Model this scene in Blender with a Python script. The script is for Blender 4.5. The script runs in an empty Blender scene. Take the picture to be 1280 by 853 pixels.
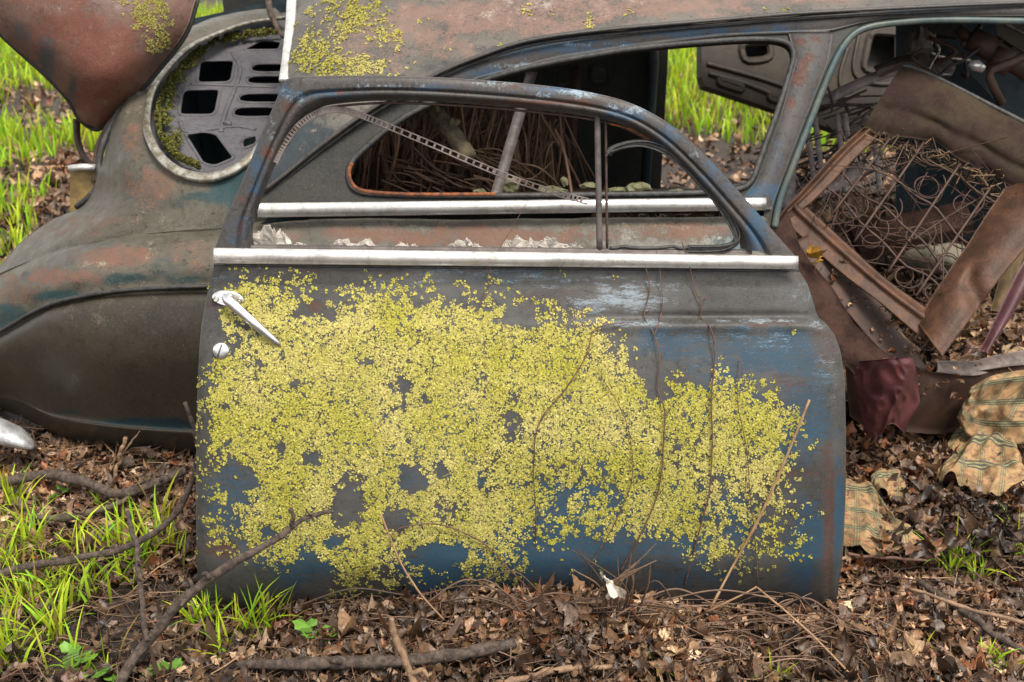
import bpy, math, random
import numpy as np
from mathutils import Vector
from mathutils.geometry import tessellate_polygon
random.seed(7); rng = np.random.default_rng(7)
S = bpy.context.scene
COL = S.collection
# ------------------------------------------------------------------ camera maths
CH, PITCH, F, CX, CY = 1.3, math.radians(22), 1422.0, 640.0, 426.5
CP, SP = math.cos(PITCH), math.sin(PITCH)
def ray(px, py):
    a = (px - CX) / F; b = -(py - CY) / F
    return np.array([a, CP + b * SP, -SP + b * CP])
def P(px, py, Y):
    d = ray(px, py); t = Y / d[1]
    return np.array([d[0] * t, Y, CH + d[2] * t])
def PG(px, py, z=0.0):
    d = ray(px, py); t = (z - CH) / d[2]
    return np.array([d[0] * t, d[1] * t, z])
def plane3(a, b, c):
    n = np.cross(b - a, c - a); n /= np.linalg.norm(n)
    if n[1] > 0: n = -n
    return n, float(n @ a)
def PP(px, py, pl, off=0.0):
    d = ray(px, py); n, k = pl
    t = (k + off - n[2] * CH) / (n @ d)
    return np.array([d[0] * t, d[1] * t, CH + d[2] * t])
def proj(p):
    p = np.asarray(p, float); x = p[..., 0]; y = p[..., 1]; z = p[..., 2] - CH
    dep = y * CP - z * SP; up = y * SP + z * CP
    return CX + F * x / dep, CY - F * up / dep
# ------------------------------------------------------------------ noise
def _h(i, j, s):
    n = np.sin(i * 127.1 + j * 311.7 + s * 74.7) * 43758.5453
    return n - np.floor(n)
def vn(x, y, s=0):
    x = np.asarray(x, float); y = np.asarray(y, float)
    i = np.floor(x); j = np.floor(y); u = x - i; v = y - j
    u = u * u * (3 - 2 * u); v = v * v * (3 - 2 * v)
    return (_h(i, j, s) * (1 - u) + _h(i + 1, j, s) * u) * (1 - v) + (_h(i, j + 1, s) * (1 - u) + _h(i + 1, j + 1, s) * u) * v
def fbm(x, y, s=0, o=4):
    r = 0; a = .5; t = 0
    for k in range(o):
        r = r + a * vn(x, y, s + k * 7); t += a; x = x * 2.03; y = y * 2.03; a *= .5
    return r / t
def sst(a, b, x):
    t = np.clip((np.asarray(x, float) - a) / (b - a), 0, 1); return t * t * (3 - 2 * t)
def crs(pts, n, closed=False):
    """Catmull-Rom through pts, n samples"""
    p = np.asarray(pts, float); m = len(p)
    if m == 2: 
        t = np.linspace(0, 1, n)[:, None]; return p[0] * (1 - t) + p[1] * t
    if closed: t = np.linspace(0, m, n, endpoint=False)
    else: t = np.linspace(0, m - 1, n)
    i = np.floor(t).astype(int)
    if not closed: i = np.minimum(i, m - 2)
    f = (t - i)[:, None]
    if closed: g = lambda k: p[(i + k) % m]
    else:
        q = np.vstack([2 * p[0] - p[1], p, 2 * p[-1] - p[-2]]); g = lambda k: q[i + 1 + k]
    a, b, c, d = g(-1), g(0), g(1), g(2)
    return .5 * ((2 * b) + (c - a) * f + (2 * a - 5 * b + 4 * c - d) * f * f + (3 * b - a - 3 * c + d) * f ** 3)
# ------------------------------------------------------------------ objects
ORI = {}
def props(o, label=None, cat=None, group=None, kind=None):
    if label: o['label'] = label
    if cat: o['category'] = cat
    if group: o['group'] = group
    if kind: o['kind'] = kind
    return o
def thing(name, label, cat, loc, group=None):
    o = bpy.data.objects.new(name, None); COL.objects.link(o); o.empty_display_size = .1
    o.location = [float(v) for v in loc]; ORI[o.name] = np.array(loc, float)
    return props(o, label, cat, group)
def mesh(name, v, f, mat, parent=None, smooth=True, attr=None, uv=None, auto=None):
    v = np.asarray(v, float)
    if parent is not None: org = ORI[parent.name]
    else: org = np.array([v[:, 0].mean(), v[:, 1].mean(), v[:, 2].min()])
    me = bpy.data.meshes.new(name)
    if isinstance(f, np.ndarray):
        n, k = f.shape
        me.vertices.add(len(v)); me.vertices.foreach_set('co', (v - org).astype(np.float32).ravel())
        me.loops.add(n * k); me.loops.foreach_set('vertex_index', f.astype(np.int32).ravel())
        me.polygons.add(n); me.polygons.foreach_set('loop_start', (np.arange(n) * k).astype(np.int32))
        me.update(calc_edges=True)
    else:
        me.from_pydata((v - org).tolist(), [], f)
    if smooth: me.polygons.foreach_set('use_smooth', np.ones(len(me.polygons), bool))
    if attr is not None:
        for an, arr in attr.items():
            a = me.attributes.new(an, 'FLOAT_COLOR', 'POINT')
            arr = np.asarray(arr, np.float32)
            if arr.shape[1] == 3: arr = np.hstack([arr, np.ones((len(arr), 1), np.float32)])
            a.data.foreach_set('color', arr.ravel())
    if uv is not None:
        l = me.uv_layers.new(name='UVMap'); li = np.zeros(len(me.loops), np.int32); me.loops.foreach_get('vertex_index', li)
        l.data.foreach_set('uv', np.asarray(uv, np.float32)[li].ravel())
    me.materials.append(mat); me.validate()
    o = bpy.data.objects.new(name, me); COL.objects.link(o)
    if parent is not None: o.parent = parent
    else: o.location = org.tolist()
    ORI[o.name] = org
    return o
class MB:
    def __init__(s): s.v = []; s.f = []; s.c = []; s.n = 0
    def add(s, v, f, c=None):
        v = np.asarray(v, float); s.v.append(v); s.f += [tuple(int(i) + s.n for i in q) for q in f]; s.n += len(v)
        if c is not None: s.c.append(np.tile(np.asarray(c, float), (len(v), 1)) if np.ndim(c) == 1 else np.asarray(c))
        return s
    def build(s, name, mat, parent=None, **k):
        if s.c: k['attr'] = {'paint': np.vstack(s.c)}
        return mesh(name, np.vstack(s.v), s.f, mat, parent, **k)
def tubev(pts, rad, n=8, cap=True, flat=1.0, nrm=None):
    p = np.asarray(pts, float); m = len(p); r = np.ones(m) * rad if np.ndim(rad) == 0 else np.asarray(rad, float)
    t = np.gradient(p, axis=0); t /= np.linalg.norm(t, axis=1)[:, None] + 1e-12
    up = np.array([0, 0, 1.]) if nrm is None else np.asarray(nrm, float)
    if nrm is None and abs(t[0] @ up) > .9: up = np.array([1., 0, 0])
    V = []; u = up - t[0] * (up @ t[0]); u /= np.linalg.norm(u)
    for i in range(m):
        if nrm is not None: u = up
        u = u - t[i] * (u @ t[i]); u /= np.linalg.norm(u) + 1e-12; w = np.cross(t[i], u)
        a = np.arange(n) * 2 * math.pi / n
        V.append(p[i] + r[i] * (np.cos(a)[:, None] * w + flat * np.sin(a)[:, None] * u))
    V = np.vstack(V); Fc = []
    for i in range(m - 1):
        for k in range(n):
            Fc.append((i * n + k, i * n + (k + 1) % n, (i + 1) * n + (k + 1) % n, (i + 1) * n + k))
    if cap:
        Fc.append(tuple(range(n - 1, -1, -1))); Fc.append(tuple((m - 1) * n + k for k in range(n)))
    return V, Fc
def boxv(c, sx, sy, sz, X=(1, 0, 0), Y=(0, 1, 0), Z=(0, 0, 1)):
    c = np.array(c, float); X, Y, Z = [np.array(q, float) for q in (X, Y, Z)]
    V = [c + X * sx * a / 2 + Y * sy * b / 2 + Z * sz * d / 2 for a in (-1, 1) for b in (-1, 1) for d in (-1, 1)]
    return V, [(0, 1, 3, 2), (4, 6, 7, 5), (0, 4, 5, 1), (2, 3, 7, 6), (0, 2, 6, 4), (1, 5, 7, 3)]
def gridn(G):
    du = np.gradient(G, axis=1); dv = np.gradient(G, axis=0); n = np.cross(du, dv)
    n /= np.linalg.norm(n, axis=2)[..., None] + 1e-12
    if (n * (np.array([0, 0, CH]) - G)).sum(2).mean() < 0: n = -n
    return n
def sheet(name, G, mat, parent=None, thick=.004, paint=None, uv=False, bumpy=0, rim=None, sd=3):
    """G (nv,nu,3) outer surface; given thickness away from the viewer side"""
    N = gridn(G)
    if bumpy:
        px, py = proj(G); G = G + N * ((fbm(px / 60, py / 60, sd) - .5) * bumpy + (fbm(px / 14, py / 14, sd + 9) - .5) * bumpy * .18)[..., None]
    nv, nu, _ = G.shape; B = G - N * thick
    V = np.vstack([G.reshape(-1, 3), B.reshape(-1, 3)]); o = nv * nu
    idx = np.arange(nv * nu).reshape(nv, nu)
    q = np.stack([idx[:-1, :-1], idx[:-1, 1:], idx[1:, 1:], idx[1:, :-1]], -1).reshape(-1, 4)
    bd = np.concatenate([idx[0, :-1], idx[:-1, -1], idx[-1, :0:-1], idx[:0:-1, 0]])
    nb = np.roll(bd, -1)
    side = np.stack([bd, nb, nb + o, bd + o], 1)
    Fc = np.vstack([q, q[:, ::-1] + o, side])
    at = None
    if paint is not None:
        px, py = proj(G); c = paint(px, py).reshape(-1, 4); at = {'paint': np.vstack([c, c])}
    u = None
    if uv:
        uu, vv = np.meshgrid(np.linspace(0, 1, nu), np.linspace(0, 1, nv)); w = np.stack([uu, vv], -1).reshape(-1, 2); u = np.vstack([w, w])
    ob = mesh(name, V, Fc, mat, parent, attr=at, uv=u)
    return ob, G, N
def ctrl(rows, nu, nv):
    R = []
    for r in rows:
        R.append(crs([P(*q) if len(q) == 3 else np.array(q[:3]) for q in r], nu))
    R = np.array(R)
    return np.stack([crs(R[:, i], nv) for i in range(nu)], 1)
def blobs(lst, px, py, wob=1.0, sd=1):
    """lst: (x,y,rx,ry,strength,channel)"""
    o = np.zeros(px.shape + (4,)); w1 = (fbm(px / 30, py / 30, sd) - .5) * wob; w2 = (fbm(px / 22, py / 22, sd + 5) - .5) * wob
    for x, y, rx, ry, s, c in lst:
        d = np.sqrt(((px - x) / rx + w1) ** 2 + ((py - y) / ry + w2) ** 2)
        o[..., c] = np.maximum(o[..., c], s * (1 - sst(.35, 1.15, d)))
    return o
def plate(name, outline, holes, pl, thick, mat, parent=None, rim=0, smoothn=None, offn=0.0, paintc=None, rimmat=None):
    """flat cut sheet in plane pl with real holes; outlines in sight-line coordinates"""
    polys = [outline] + list(holes)
    L = [[PP(x, y, pl, offn) for x, y in q] for q in polys]
    n = pl[0]; V = [p for q in L for p in q]
    tri = tessellate_polygon([[Vector(p) for p in q] for q in L])
    m = len(V); Fc = []
    for t in tri:
        a, b, c = [V[i] for i in t]
        if np.cross(b - a, c - a) @ n < 0: t = t[::-1]
        Fc.append(tuple(t)); Fc.append(tuple(i + m for i in t[::-1]))
    k = 0
    for q in L:
        for i in range(len(q)):
            j = (i + 1) % len(q); Fc.append((k + i, k + j, k + j + m, k + i + m))
        k += len(q)
    VV = V + [p - n * thick for p in V]
    mb = MB().add(VV, Fc)
    if rim:
        for q in L[1:]:
            q2 = q + [q[0], q[1]]
            mb.add(*tubev(np.array(q2) + n * rim * .2, rim, 6, False, nrm=n, flat=.6))
    return mb.build(name, mat, parent, smooth=False)
def rrect(pts, r=.25, n=4):
    """rounded polygon from corner points"""
    o = []; m = len(pts)
    for i in range(m):
        a, b, c = [np.array(pts[(i + k) % m], float) for k in (-1, 0, 1)]
        p = b + (a - b) * r; q = b + (c - b) * r
        for t in np.linspace(0, 1, n): o.append(tuple((1 - t) ** 2 * p + 2 * t * (1 - t) * b + t * t * q))
    return o
# ------------------------------------------------------------------ materials
def newmat(name):
    m = bpy.data.materials.new(name); m.use_nodes = True; nt = m.node_tree
    return m, nt, nt.nodes['Principled BSDF']
def nd(nt, t, **k):
    n = nt.nodes.new(t)
    for a, b in k.items():
        if a.startswith('i_'): n.inputs[a[2:].replace('_', ' ')].default_value = b
        else: setattr(n, a, b)
    return n
def noise(nt, sc, det=5, ro=.6, vec=None, dist=0):
    n = nd(nt, 'ShaderNodeTexNoise'); n.inputs['Scale'].default_value = sc; n.inputs['Detail'].default_value = det
    n.inputs['Roughness'].default_value = ro; n.inputs['Distortion'].default_value = dist
    if vec is not None: nt.links.new(vec, n.inputs['Vector'])
    return n.outputs['Fac']
def ramp(nt, x, lo, hi):
    n = nd(nt, 'ShaderNodeMapRange', interpolation_type='SMOOTHSTEP'); nt.links.new(x, n.inputs['Value'])
    n.inputs['From Min'].default_value = lo; n.inputs['From Max'].default_value = hi
    return n.outputs['Result']
def mth(nt, op, a, b):
    n = nd(nt, 'ShaderNodeMath', operation=op)
    for i, q in enumerate((a, b)):
        if isinstance(q, (int, float)): n.inputs[i].default_value = q
        else: nt.links.new(q, n.inputs[i])
    return n.outputs[0]
def mix(nt, f, a, b):
    n = nd(nt, 'ShaderNodeMix', data_type='RGBA')
    for i, q in ((0, f), (6, a), (7, b)):
        if isinstance(q, (int, float)): n.inputs[i].default_value = q
        elif isinstance(q, tuple): n.inputs[i].default_value = (*q, 1) if len(q) == 3 else q
        else: nt.links.new(q, n.inputs[i])
    return n.outputs[2]
def tc(nt, sc=(1, 1, 1)):
    t = nd(nt, 'ShaderNodeTexCoord'); m = nd(nt, 'ShaderNodeMapping'); m.inputs['Scale'].default_value = sc
    nt.links.new(t.outputs['Object'], m.inputs['Vector']); return m.outputs['Vector']
def bump(nt, h, s, d, b):
    n = nd(nt, 'ShaderNodeBump'); n.inputs['Strength'].default_value = s; n.inputs['Distance'].default_value = d
    nt.links.new(h, n.inputs['Height']); nt.links.new(n.outputs[0], b.inputs['Normal'])
def patina(name, c0, c1, cr, cb, cp, rough=(.35, .65), metal=0, fine=.5, streak=(1, 1, 1), spec=.5, bmp=.25, coat=0, cr2=None, thr=.40):
    """painted steel: mottled c0/c1, attribute channels R->rust, G->second paint, B->pale wear, A unused->dark"""
    m, nt, b = newmat(name); v = tc(nt); vs = tc(nt, streak)
    big = noise(nt, 5, 6, .65, v); med = noise(nt, 28, 6, .7, vs); fin = noise(nt, 180, 4, .75, vs); sp = noise(nt, 420, 2, .6, v)
    col = mix(nt, ramp(nt, big, .35, .65), c0, c1)
    col = mix(nt, mth(nt, 'MULTIPLY', ramp(nt, fin, .42, .72), fine * .55), col, tuple(min(1, q * 1.9 + .03) for q in c0))
    col = mix(nt, mth(nt, 'MULTIPLY', ramp(nt, noise(nt, 70, 5, .7, v), .52, .68), fine * .8), col, tuple(q * .45 for q in c0))
    at = nd(nt, 'ShaderNodeAttribute', attribute_name='paint'); sep = nd(nt, 'ShaderNodeSeparateColor'); nt.links.new(at.outputs['Color'], sep.inputs[0])
    nz = mth(nt, 'ADD', mth(nt, 'MULTIPLY', med, 1.7), mth(nt, 'ADD', mth(nt, 'MULTIPLY', fin, 1.5), mth(nt, 'MULTIPLY', big, .8)))
    def ch(o, lo=-.22, hi=.32): return ramp(nt, mth(nt, 'SUBTRACT', mth(nt, 'ADD', o, nz), 2.0 + thr), lo, hi)
    col = mix(nt, ch(sep.outputs[1]), col, cb)
    rcol = mix(nt, ramp(nt, fin, .35, .7), cr, cr2 or tuple(q * .45 for q in cr))
    fr = mth(nt, 'MULTIPLY', ch(sep.outputs[0]), mth(nt, 'ADD', .35, mth(nt, 'MULTIPLY', ramp(nt, fin, .38, .6), .65))); col = mix(nt, fr, col, rcol)
    fp = ch(sep.outputs[2], -.1, .45); col = mix(nt, fp, col, cp)
    # pinholes of bare rust, thin scratches
    col = mix(nt, mth(nt, 'MULTIPLY', ramp(nt, sp, .69, .73), .6), col, (.3, .24, .17))
    nt.links.new(col, b.inputs['Base Color'])
    r = nd(nt, 'ShaderNodeMapRange'); nt.links.new(med, r.inputs[0]); r.inputs[1].default_value = .3; r.inputs[2].default_value = .7; r.inputs[3].default_value = rough[0]; r.inputs[4].default_value = rough[1]
    rr = mth(nt, 'ADD', r.outputs[0], mth(nt, 'MULTIPLY', fr, .2)); nt.links.new(rr, b.inputs['Roughness'])
    b.inputs['Metallic'].default_value = metal; b.inputs['Specular IOR Level'].default_value = spec; b.inputs['Coat Weight'].default_value = coat
    h = mth(nt, 'ADD', mth(nt, 'MULTIPLY', fin, .4), mth(nt, 'ADD', mth(nt, 'MULTIPLY', fr, .5), big)); bump(nt, h, bmp, .004, b)
    return m
def simple(name, c, c2=None, rough=.7, metal=0, sc=30, bmp=.3, bd=.003, spec=.4, streak=(1, 1, 1), lo=.38, hi=.62):
    m, nt, b = newmat(name); v = tc(nt, streak); n = noise(nt, sc, 6, .65, v); n2 = noise(nt, sc * 7, 4, .7, v)
    col = mix(nt, ramp(nt, n, lo, hi), c, c2 or tuple(q * .5 for q in c)); col = mix(nt, mth(nt, 'MULTIPLY', ramp(nt, n2, .5, .7), .4), col, tuple(q * .4 for q in c))
    n3 = noise(nt, 7, 7, .72, tc(nt), .6); col = mix(nt, mth(nt, 'MULTIPLY', ramp(nt, n3, .5, .66), .6), col, tuple(q * .42 for q in c))
    col = mix(nt, mth(nt, 'MULTIPLY', ramp(nt, noise(nt, 330, 2, .6, tc(nt)), .66, .72), .5), col, tuple(min(.8, q * 2.2 + .02) for q in c))
    nt.links.new(col, b.inputs['Base Color']); b.inputs['Roughness'].default_value = rough; b.inputs['Metallic'].default_value = metal
    b.inputs['Specular IOR Level'].default_value = spec
    bump(nt, mth(nt, 'ADD', n, mth(nt, 'MULTIPLY', n2, .4)), bmp, bd, b); return m
def attrmat(name, rough=.6, trans=0, sc=120, spec=.3, var=.45, bmp=.3):
    m, nt, b = newmat(name); at = nd(nt, 'ShaderNodeAttribute', attribute_name='paint'); n = noise(nt, sc, 4, .7, tc(nt))
    mm = nd(nt, 'ShaderNodeMapRange'); nt.links.new(n, mm.inputs[0]); mm.inputs[1].default_value = .3; mm.inputs[2].default_value = .7; mm.inputs[3].default_value = 1 - var; mm.inputs[4].default_value = 1 + var * .6
    h = nd(nt, 'ShaderNodeVectorMath', operation='SCALE'); nt.links.new(at.outputs['Color'], h.inputs[0]); nt.links.new(mm.outputs[0], h.inputs['Scale'])
    nt.links.new(h.outputs[0], b.inputs['Base Color']); b.inputs['Roughness'].default_value = rough; b.inputs['Specular IOR Level'].default_value = spec
    bump(nt, n, bmp, .002, b)
    if trans:
        t = nd(nt, 'ShaderNodeBsdfTranslucent'); nt.links.new(h.outputs[0], t.inputs[0]); ms = nd(nt, 'ShaderNodeMixShader'); ms.inputs[0].default_value = trans
        nt.links.new(b.outputs[0], ms.inputs[1]); nt.links.new(t.outputs[0], ms.inputs[2]); nt.links.new(ms.outputs[0], nt.nodes['Material Output'].inputs[0])
    return m
M = {}
M['door'] = patina('door_paint', (.038, .036, .033), (.070, .066, .060), (.11, .048, .032), (.024, .056, .086), (.20, .24, .27), (.36, .6), streak=(1, 1, 5), fine=.75, spec=.25)
M['frame'] = patina('door_frame_paint', (.038, .034, .031), (.060, .052, .047), (.13, .050, .032), (.030, .062, .10), (.22, .28, .33), (.34, .55), fine=.8, spec=.28)
M['body'] = patina('body_patina', (.050, .044, .031), (.090, .079, .058), (.19, .080, .048), (.014, .038, .040), (.23, .22, .16), (.32, .6), fine=.95, cr2=(.11, .06, .042), spec=.32, thr=.34)
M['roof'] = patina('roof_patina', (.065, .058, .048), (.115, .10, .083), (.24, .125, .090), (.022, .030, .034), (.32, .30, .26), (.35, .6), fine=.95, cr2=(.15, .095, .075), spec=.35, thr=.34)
M['lid'] = patina('lid_patina', (.085, .044, .031), (.125, .066, .046), (.165, .042, .022), (.045, .048, .048), (.22, .18, .14), (.4, .65), fine=.9, cr2=(.10, .038, .024), spec=.35, thr=.33)
M['skirt'] = patina('skirt_patina', (.030, .025, .018), (.043, .036, .025), (.075, .04, .026), (.012, .026, .034), (.11, .09, .065), (.30, .45), fine=.5, bmp=.12, spec=.3)
M['side'] = patina('side_dark_paint', (.022, .022, .018), (.034, .033, .026), (.09, .04, .022), (.02, .045, .07), (.11, .14, .16), (.38, .6), fine=.6, spec=.22)
M['shelf'] = patina('shelf_paint', (.062, .058, .064), (.098, .092, .098), (.13, .075, .06), (.035, .06, .085), (.20, .19, .20), (.45, .65), fine=.8, spec=.25)
M['chrome'] = simple('chrome_trim', (.74, .72, .68), (.42, .37, .29), .30, .6, 45, .08, .001, .5, lo=.45, hi=.8)
M['handle'] = simple('handle_chrome', (.85, .84, .82), (.6, .58, .54), .22, .92, 30, .05, .001, .5, lo=.45, hi=.85)
M['dull_chrome'] = simple('tarnished_chrome', (.55, .52, .44), (.25, .21, .14), .35, .8, 55, .2, .001)
M['rubber'] = simple('perished_rubber', (.022, .021, .02), (.05, .047, .045), .55, 0, 80, .5, .002)
M['orange'] = simple('orange_rust', (.24, .075, .022), (.07, .028, .016), .8, 0, 70, .6, .002)
M['rust'] = simple('brown_rust', (.075, .038, .025), (.045, .025, .018), .6, .1, 22, .4, .003)
M['rustsat'] = simple('seat_frame_rust', (.090, .040, .020), (.045, .022, .013), .55, .1, 22, .7, .004, .3)
M['greymetal'] = simple('grey_weathered_metal', (.12, .10, .093), (.07, .058, .053), .55, .3, 40, .4, .002)
M['pinkgrey'] = simple('faded_frame_metal', (.17, .135, .12), (.08, .06, .052), .6, .1, 30, .4, .002)
M['dark'] = simple('dark_interior_paint', (.018, .021, .019), (.032, .030, .024), .6, 0, 14, .3, .003)
M['darkblue'] = simple('dark_blue_paint', (.02, .035, .045), (.035, .05, .055), .5, 0, 12, .3, .003)
M['drab'] = simple('drab_door_inner', (.045, .031, .019), (.028, .02, .014), .5, 0, 12, .3, .003)
M['maroon'] = simple('maroon_vinyl', (.10, .030, .032), (.055, .018, .020), .38, 0, 16, .35, .004)
M['mauve'] = simple('faded_mauve_board', (.050, .026, .019), (.018, .010, .008), .85, 0, 14, .9, .008, .12)
M['vinyl'] = simple('seat_vinyl', (.044, .031, .019), (.026, .014, .012), .8, 0, 9, .5, .004, .12)
M['glass'] = simple('crazed_glass', (.55, .50, .44), (.36, .32, .27), .5, 0, 90, .7, .003)
M['bark'] = simple('branch_bark', (.12, .086, .066), (.045, .032, .025), .85, 0, 85, 1, .006, streak=(1, 1, 1))
M['barkl'] = simple('pale_twig_bark', (.26, .16, .09), (.15, .09, .055), .7, 0, 70, .7, .002)
M['barkm'] = simple('mossy_bark', (.13, .10, .055), (.055, .045, .03), .9, 0, 40, 1, .004)
M['vine'] = simple('vine_bark', (.13, .065, .04), (.07, .037, .025), .65, 0, 90, .6, .001)
M['straw'] = simple('dry_straw', (.34, .20, .10), (.24, .14, .07), .6, 0, 60, .4, .001)
M['lichen'] = attrmat('lichen_skin', .85, 0, 300, .15, .3, .6)
M['moss'] = attrmat('moss_skin', .95, 0, 300, .1, .5, .6)
M['leaf'] = attrmat('dead_leaf', .42, .08, 110, .45, .5, .5)
M['grass'] = attrmat('grass_blade', .45, .45, 60, .35, .2, .1)
M['twigs'] = attrmat('dead_stalk', .6, 0, 200, .35, .4, .5)
M['white_leaf'] = simple('white_dry_leaf', (.72, .66, .56), (.5, .42, .34), .7, 0, 60, .5, .002)
M['olive'] = simple('olive_panel', (.06, .05, .03), (.04, .034, .022), .5, 0, 15)
M['amber'] = simple('amber_lens', (.28, .19, .07), (.16, .11, .05), .25, 0, 20, .2, .002)
# soil
m, nt, b = newmat('soil'); v = tc(nt); n1 = noise(nt, 6, 8, .7, v); n2 = noise(nt, 60, 6, .75, v)
c = mix(nt, ramp(nt, n1, .35, .65), (.040, .026, .019), (.075, .050, .036)); c = mix(nt, ramp(nt, n2, .45, .65), c, (.022, .015, .012))
nt.links.new(c, b.inputs['Base Color']); b.inputs['Roughness'].default_value = .7; bump(nt, mth(nt, 'ADD', n1, n2), .9, .02, b); M['soil'] = m
# plaid cloth
m, nt, b = newmat('plaid_cloth'); t = nd(nt, 'ShaderNodeTexCoord'); sep = nd(nt, 'ShaderNodeSeparateXYZ'); nt.links.new(t.outputs['UV'], sep.inputs[0])
def stripes(o, per, ph, w):
    q = mth(nt, 'FRACT', mth(nt, 'ADD', mth(nt, 'MULTIPLY', o, per), ph), 0); a = mth(nt, 'ABSOLUTE', mth(nt, 'SUBTRACT', q, .5), 0)
    return ramp(nt, a, w, w * .6)
col = mix(nt, ramp(nt, noise(nt, 9, 5, .6), .4, .65), (.34, .21, .095), (.24, .145, .065))
for ax in (0, 1):
    o = sep.outputs[ax]
    col = mix(nt, mth(nt, 'MULTIPLY', stripes(o, 3, .1, .17), .75 if ax else .4), col, (.22, .23, .11))
    col = mix(nt, mth(nt, 'MULTIPLY', stripes(o, 3, .1, .035), .95 if ax else .5), col, (.03, .035, .03))
    col = mix(nt, mth(nt, 'MULTIPLY', stripes(o, 3, .0, .026), .95 if ax else .5), col, (.035, .03, .03))
    col = mix(nt, mth(nt, 'MULTIPLY', stripes(o, 3, .2, .026), .95 if ax else .5), col, (.035, .03, .03))
    col = mix(nt, mth(nt, 'MULTIPLY', stripes(o, 3, .6, .014), .5), col, (.40, .10, .06))
col = mix(nt, mth(nt, 'MULTIPLY', ramp(nt, noise(nt, 14, 6, .7), .47, .64), .8), col, (.09, .055, .035))
nt.links.new(col, b.inputs['Base Color']); b.inputs['Roughness'].default_value = .85; bump(nt, noise(nt, 200, 3, .6), .3, .002, b); M['plaid'] = m

# ------------------------------------------------------------------ ground
def gz(x, y):
    z = (fbm(np.asarray(x) * 2.2 + 9, np.asarray(y) * 2.2 + 3, 4) - .5) * .05
    z = z + .030 * np.exp(-((x - .08) / .45) ** 2 - ((y - 1.70) / .13) ** 2) - .040 * np.exp(-((x - .52) / .22) ** 2 - ((y - 1.72) / .14) ** 2) - .02 * np.exp(-((x + .45) / .15) ** 2 - ((y - 1.76) / .1) ** 2) + .02 * np.exp(-((x - .95) / .3) ** 2 - ((y - 2.3) / .3) ** 2)
    return z
def nonlin(a, b, n, c, near):
    t = np.linspace(-1, 1, n); s = np.sign(t) * np.abs(t) ** 3
    return np.where(t < 0, c + (c - a) * s * 1.0, c + (b - c) * s)
xs = np.concatenate([-np.geomspace(60, 2.2, 40), np.linspace(-2.1, 2.3, 150), np.geomspace(2.4, 60, 40)])
ys = np.concatenate([np.linspace(-12, 1.1, 20), np.linspace(1.2, 3.4, 110), np.geomspace(3.45, 90, 80)])
XX, YY = np.meshgrid(xs, ys); ZZ = gz(XX, YY) + (fbm(XX * 9, YY * 9, 8) - .5) * .03
G = np.stack([XX, YY, ZZ], -1); nv, nu = XX.shape; idx = np.arange(nv * nu).reshape(nv, nu)
q = np.stack([idx[:-1, :-1], idx[:-1, 1:], idx[1:, 1:], idx[1:, :-1]], -1).reshape(-1, 4)
g = mesh('ground', G.reshape(-1, 3), q, M['soil']); props(g, kind='structure')

# ------------------------------------------------------------------ litter helpers (vectorised)
def leaves(pos, size, tilt, name, colf, mat, label, nrm_up=True, seed=1, kind='stuff', parent=None, wid=(.35, .75), curlr=1.0):
    r = np.random.default_rng(seed); n = len(pos); nl, nw = 8, 5
    L = np.linspace(0, 1, nl); W = np.linspace(-1, 1, nw)
    size = np.clip(size, .007, .048 if seed in (5, 77) else .09); prof = np.array([.10, .55, .9, 1, .85, .8, .42, .04]); lw = r.uniform(wid[0], wid[1], n)[:, None, None]
    u = (L - .5)[None, :, None] * np.ones((n, 1, nw)); w = W[None, None, :] * prof[None, :, None] * .5 * lw
    w = w * (1 + r.normal(0, .26, (n, nl, nw))); u = u + r.normal(0, .06, (n, nl, nw))
    c1 = r.normal(0, 1.1, n)[:, None, None] * curlr; c2 = r.normal(0, 1.8, n)[:, None, None] * curlr
    h = c1 * (u ** 2) * 1.0 + c2 * w ** 2 * 1.6 + r.normal(0, .055, (n, nl, nw)) + np.abs(w) * r.normal(0, .5, n)[:, None, None]
    v = np.stack([u, w, h], -1) * np.asarray(size)[:, None, None, None]
    yaw = r.uniform(0, 2 * math.pi, n); ti = np.abs(r.normal(0, tilt, n)); ta = r.uniform(0, 2 * math.pi, n); roll = r.normal(0, tilt, n)
    def rot(v, ax, an):
        c = np.cos(an)[:, None, None]; s = np.sin(an)[:, None, None]; a, b_ = (ax + 1) % 3, (ax + 2) % 3
        o = v.copy(); o[..., a] = v[..., a] * c - v[..., b_] * s; o[..., b_] = v[..., a] * s + v[..., b_] * c; return o
    v = rot(v, 0, roll); v = rot(v, 1, ti); v = rot(v, 2, yaw)
    v = v + np.asarray(pos)[:, None, None, :]
    id0 = np.arange(nl * nw).reshape(nl, nw); qq = np.stack([id0[:-1, :-1], id0[:-1, 1:], id0[1:, 1:], id0[1:, :-1]], -1).reshape(-1, 4)
    Fc = (qq[None] + (np.arange(n) * nl * nw)[:, None, None]).reshape(-1, 4)
    pz = np.asarray(pos); c0_ = colf(r, n) * (.55 + .95 * sst(.3, .7, fbm(pz[:, 0] * 5, pz[:, 1] * 5, 17, 3)))[:, None]
    c = np.repeat(c0_, nl * nw, 0)
    o = mesh(name, v.reshape(-1, 3), Fc, mat, parent, attr={'paint': c})
    if label: props(o, label, kind=kind)
    return o
BR = np.array([[.095, .050, .027], [.155, .086, .045], [.225, .130, .070], [.046, .027, .018], [.32, .195, .110], [.19, .072, .030], [.125, .082, .058], [.46, .31, .19]])
def browns(w=(4, 5, 3, 5, 1.4, 1.2, 3, .45)):
    w = np.array(w) / np.sum(w)
    def f(r, n):
        c = BR[r.choice(len(BR), n, p=w)] * r.uniform(.65, 1.3, (n, 1)); return c
    return f
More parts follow.
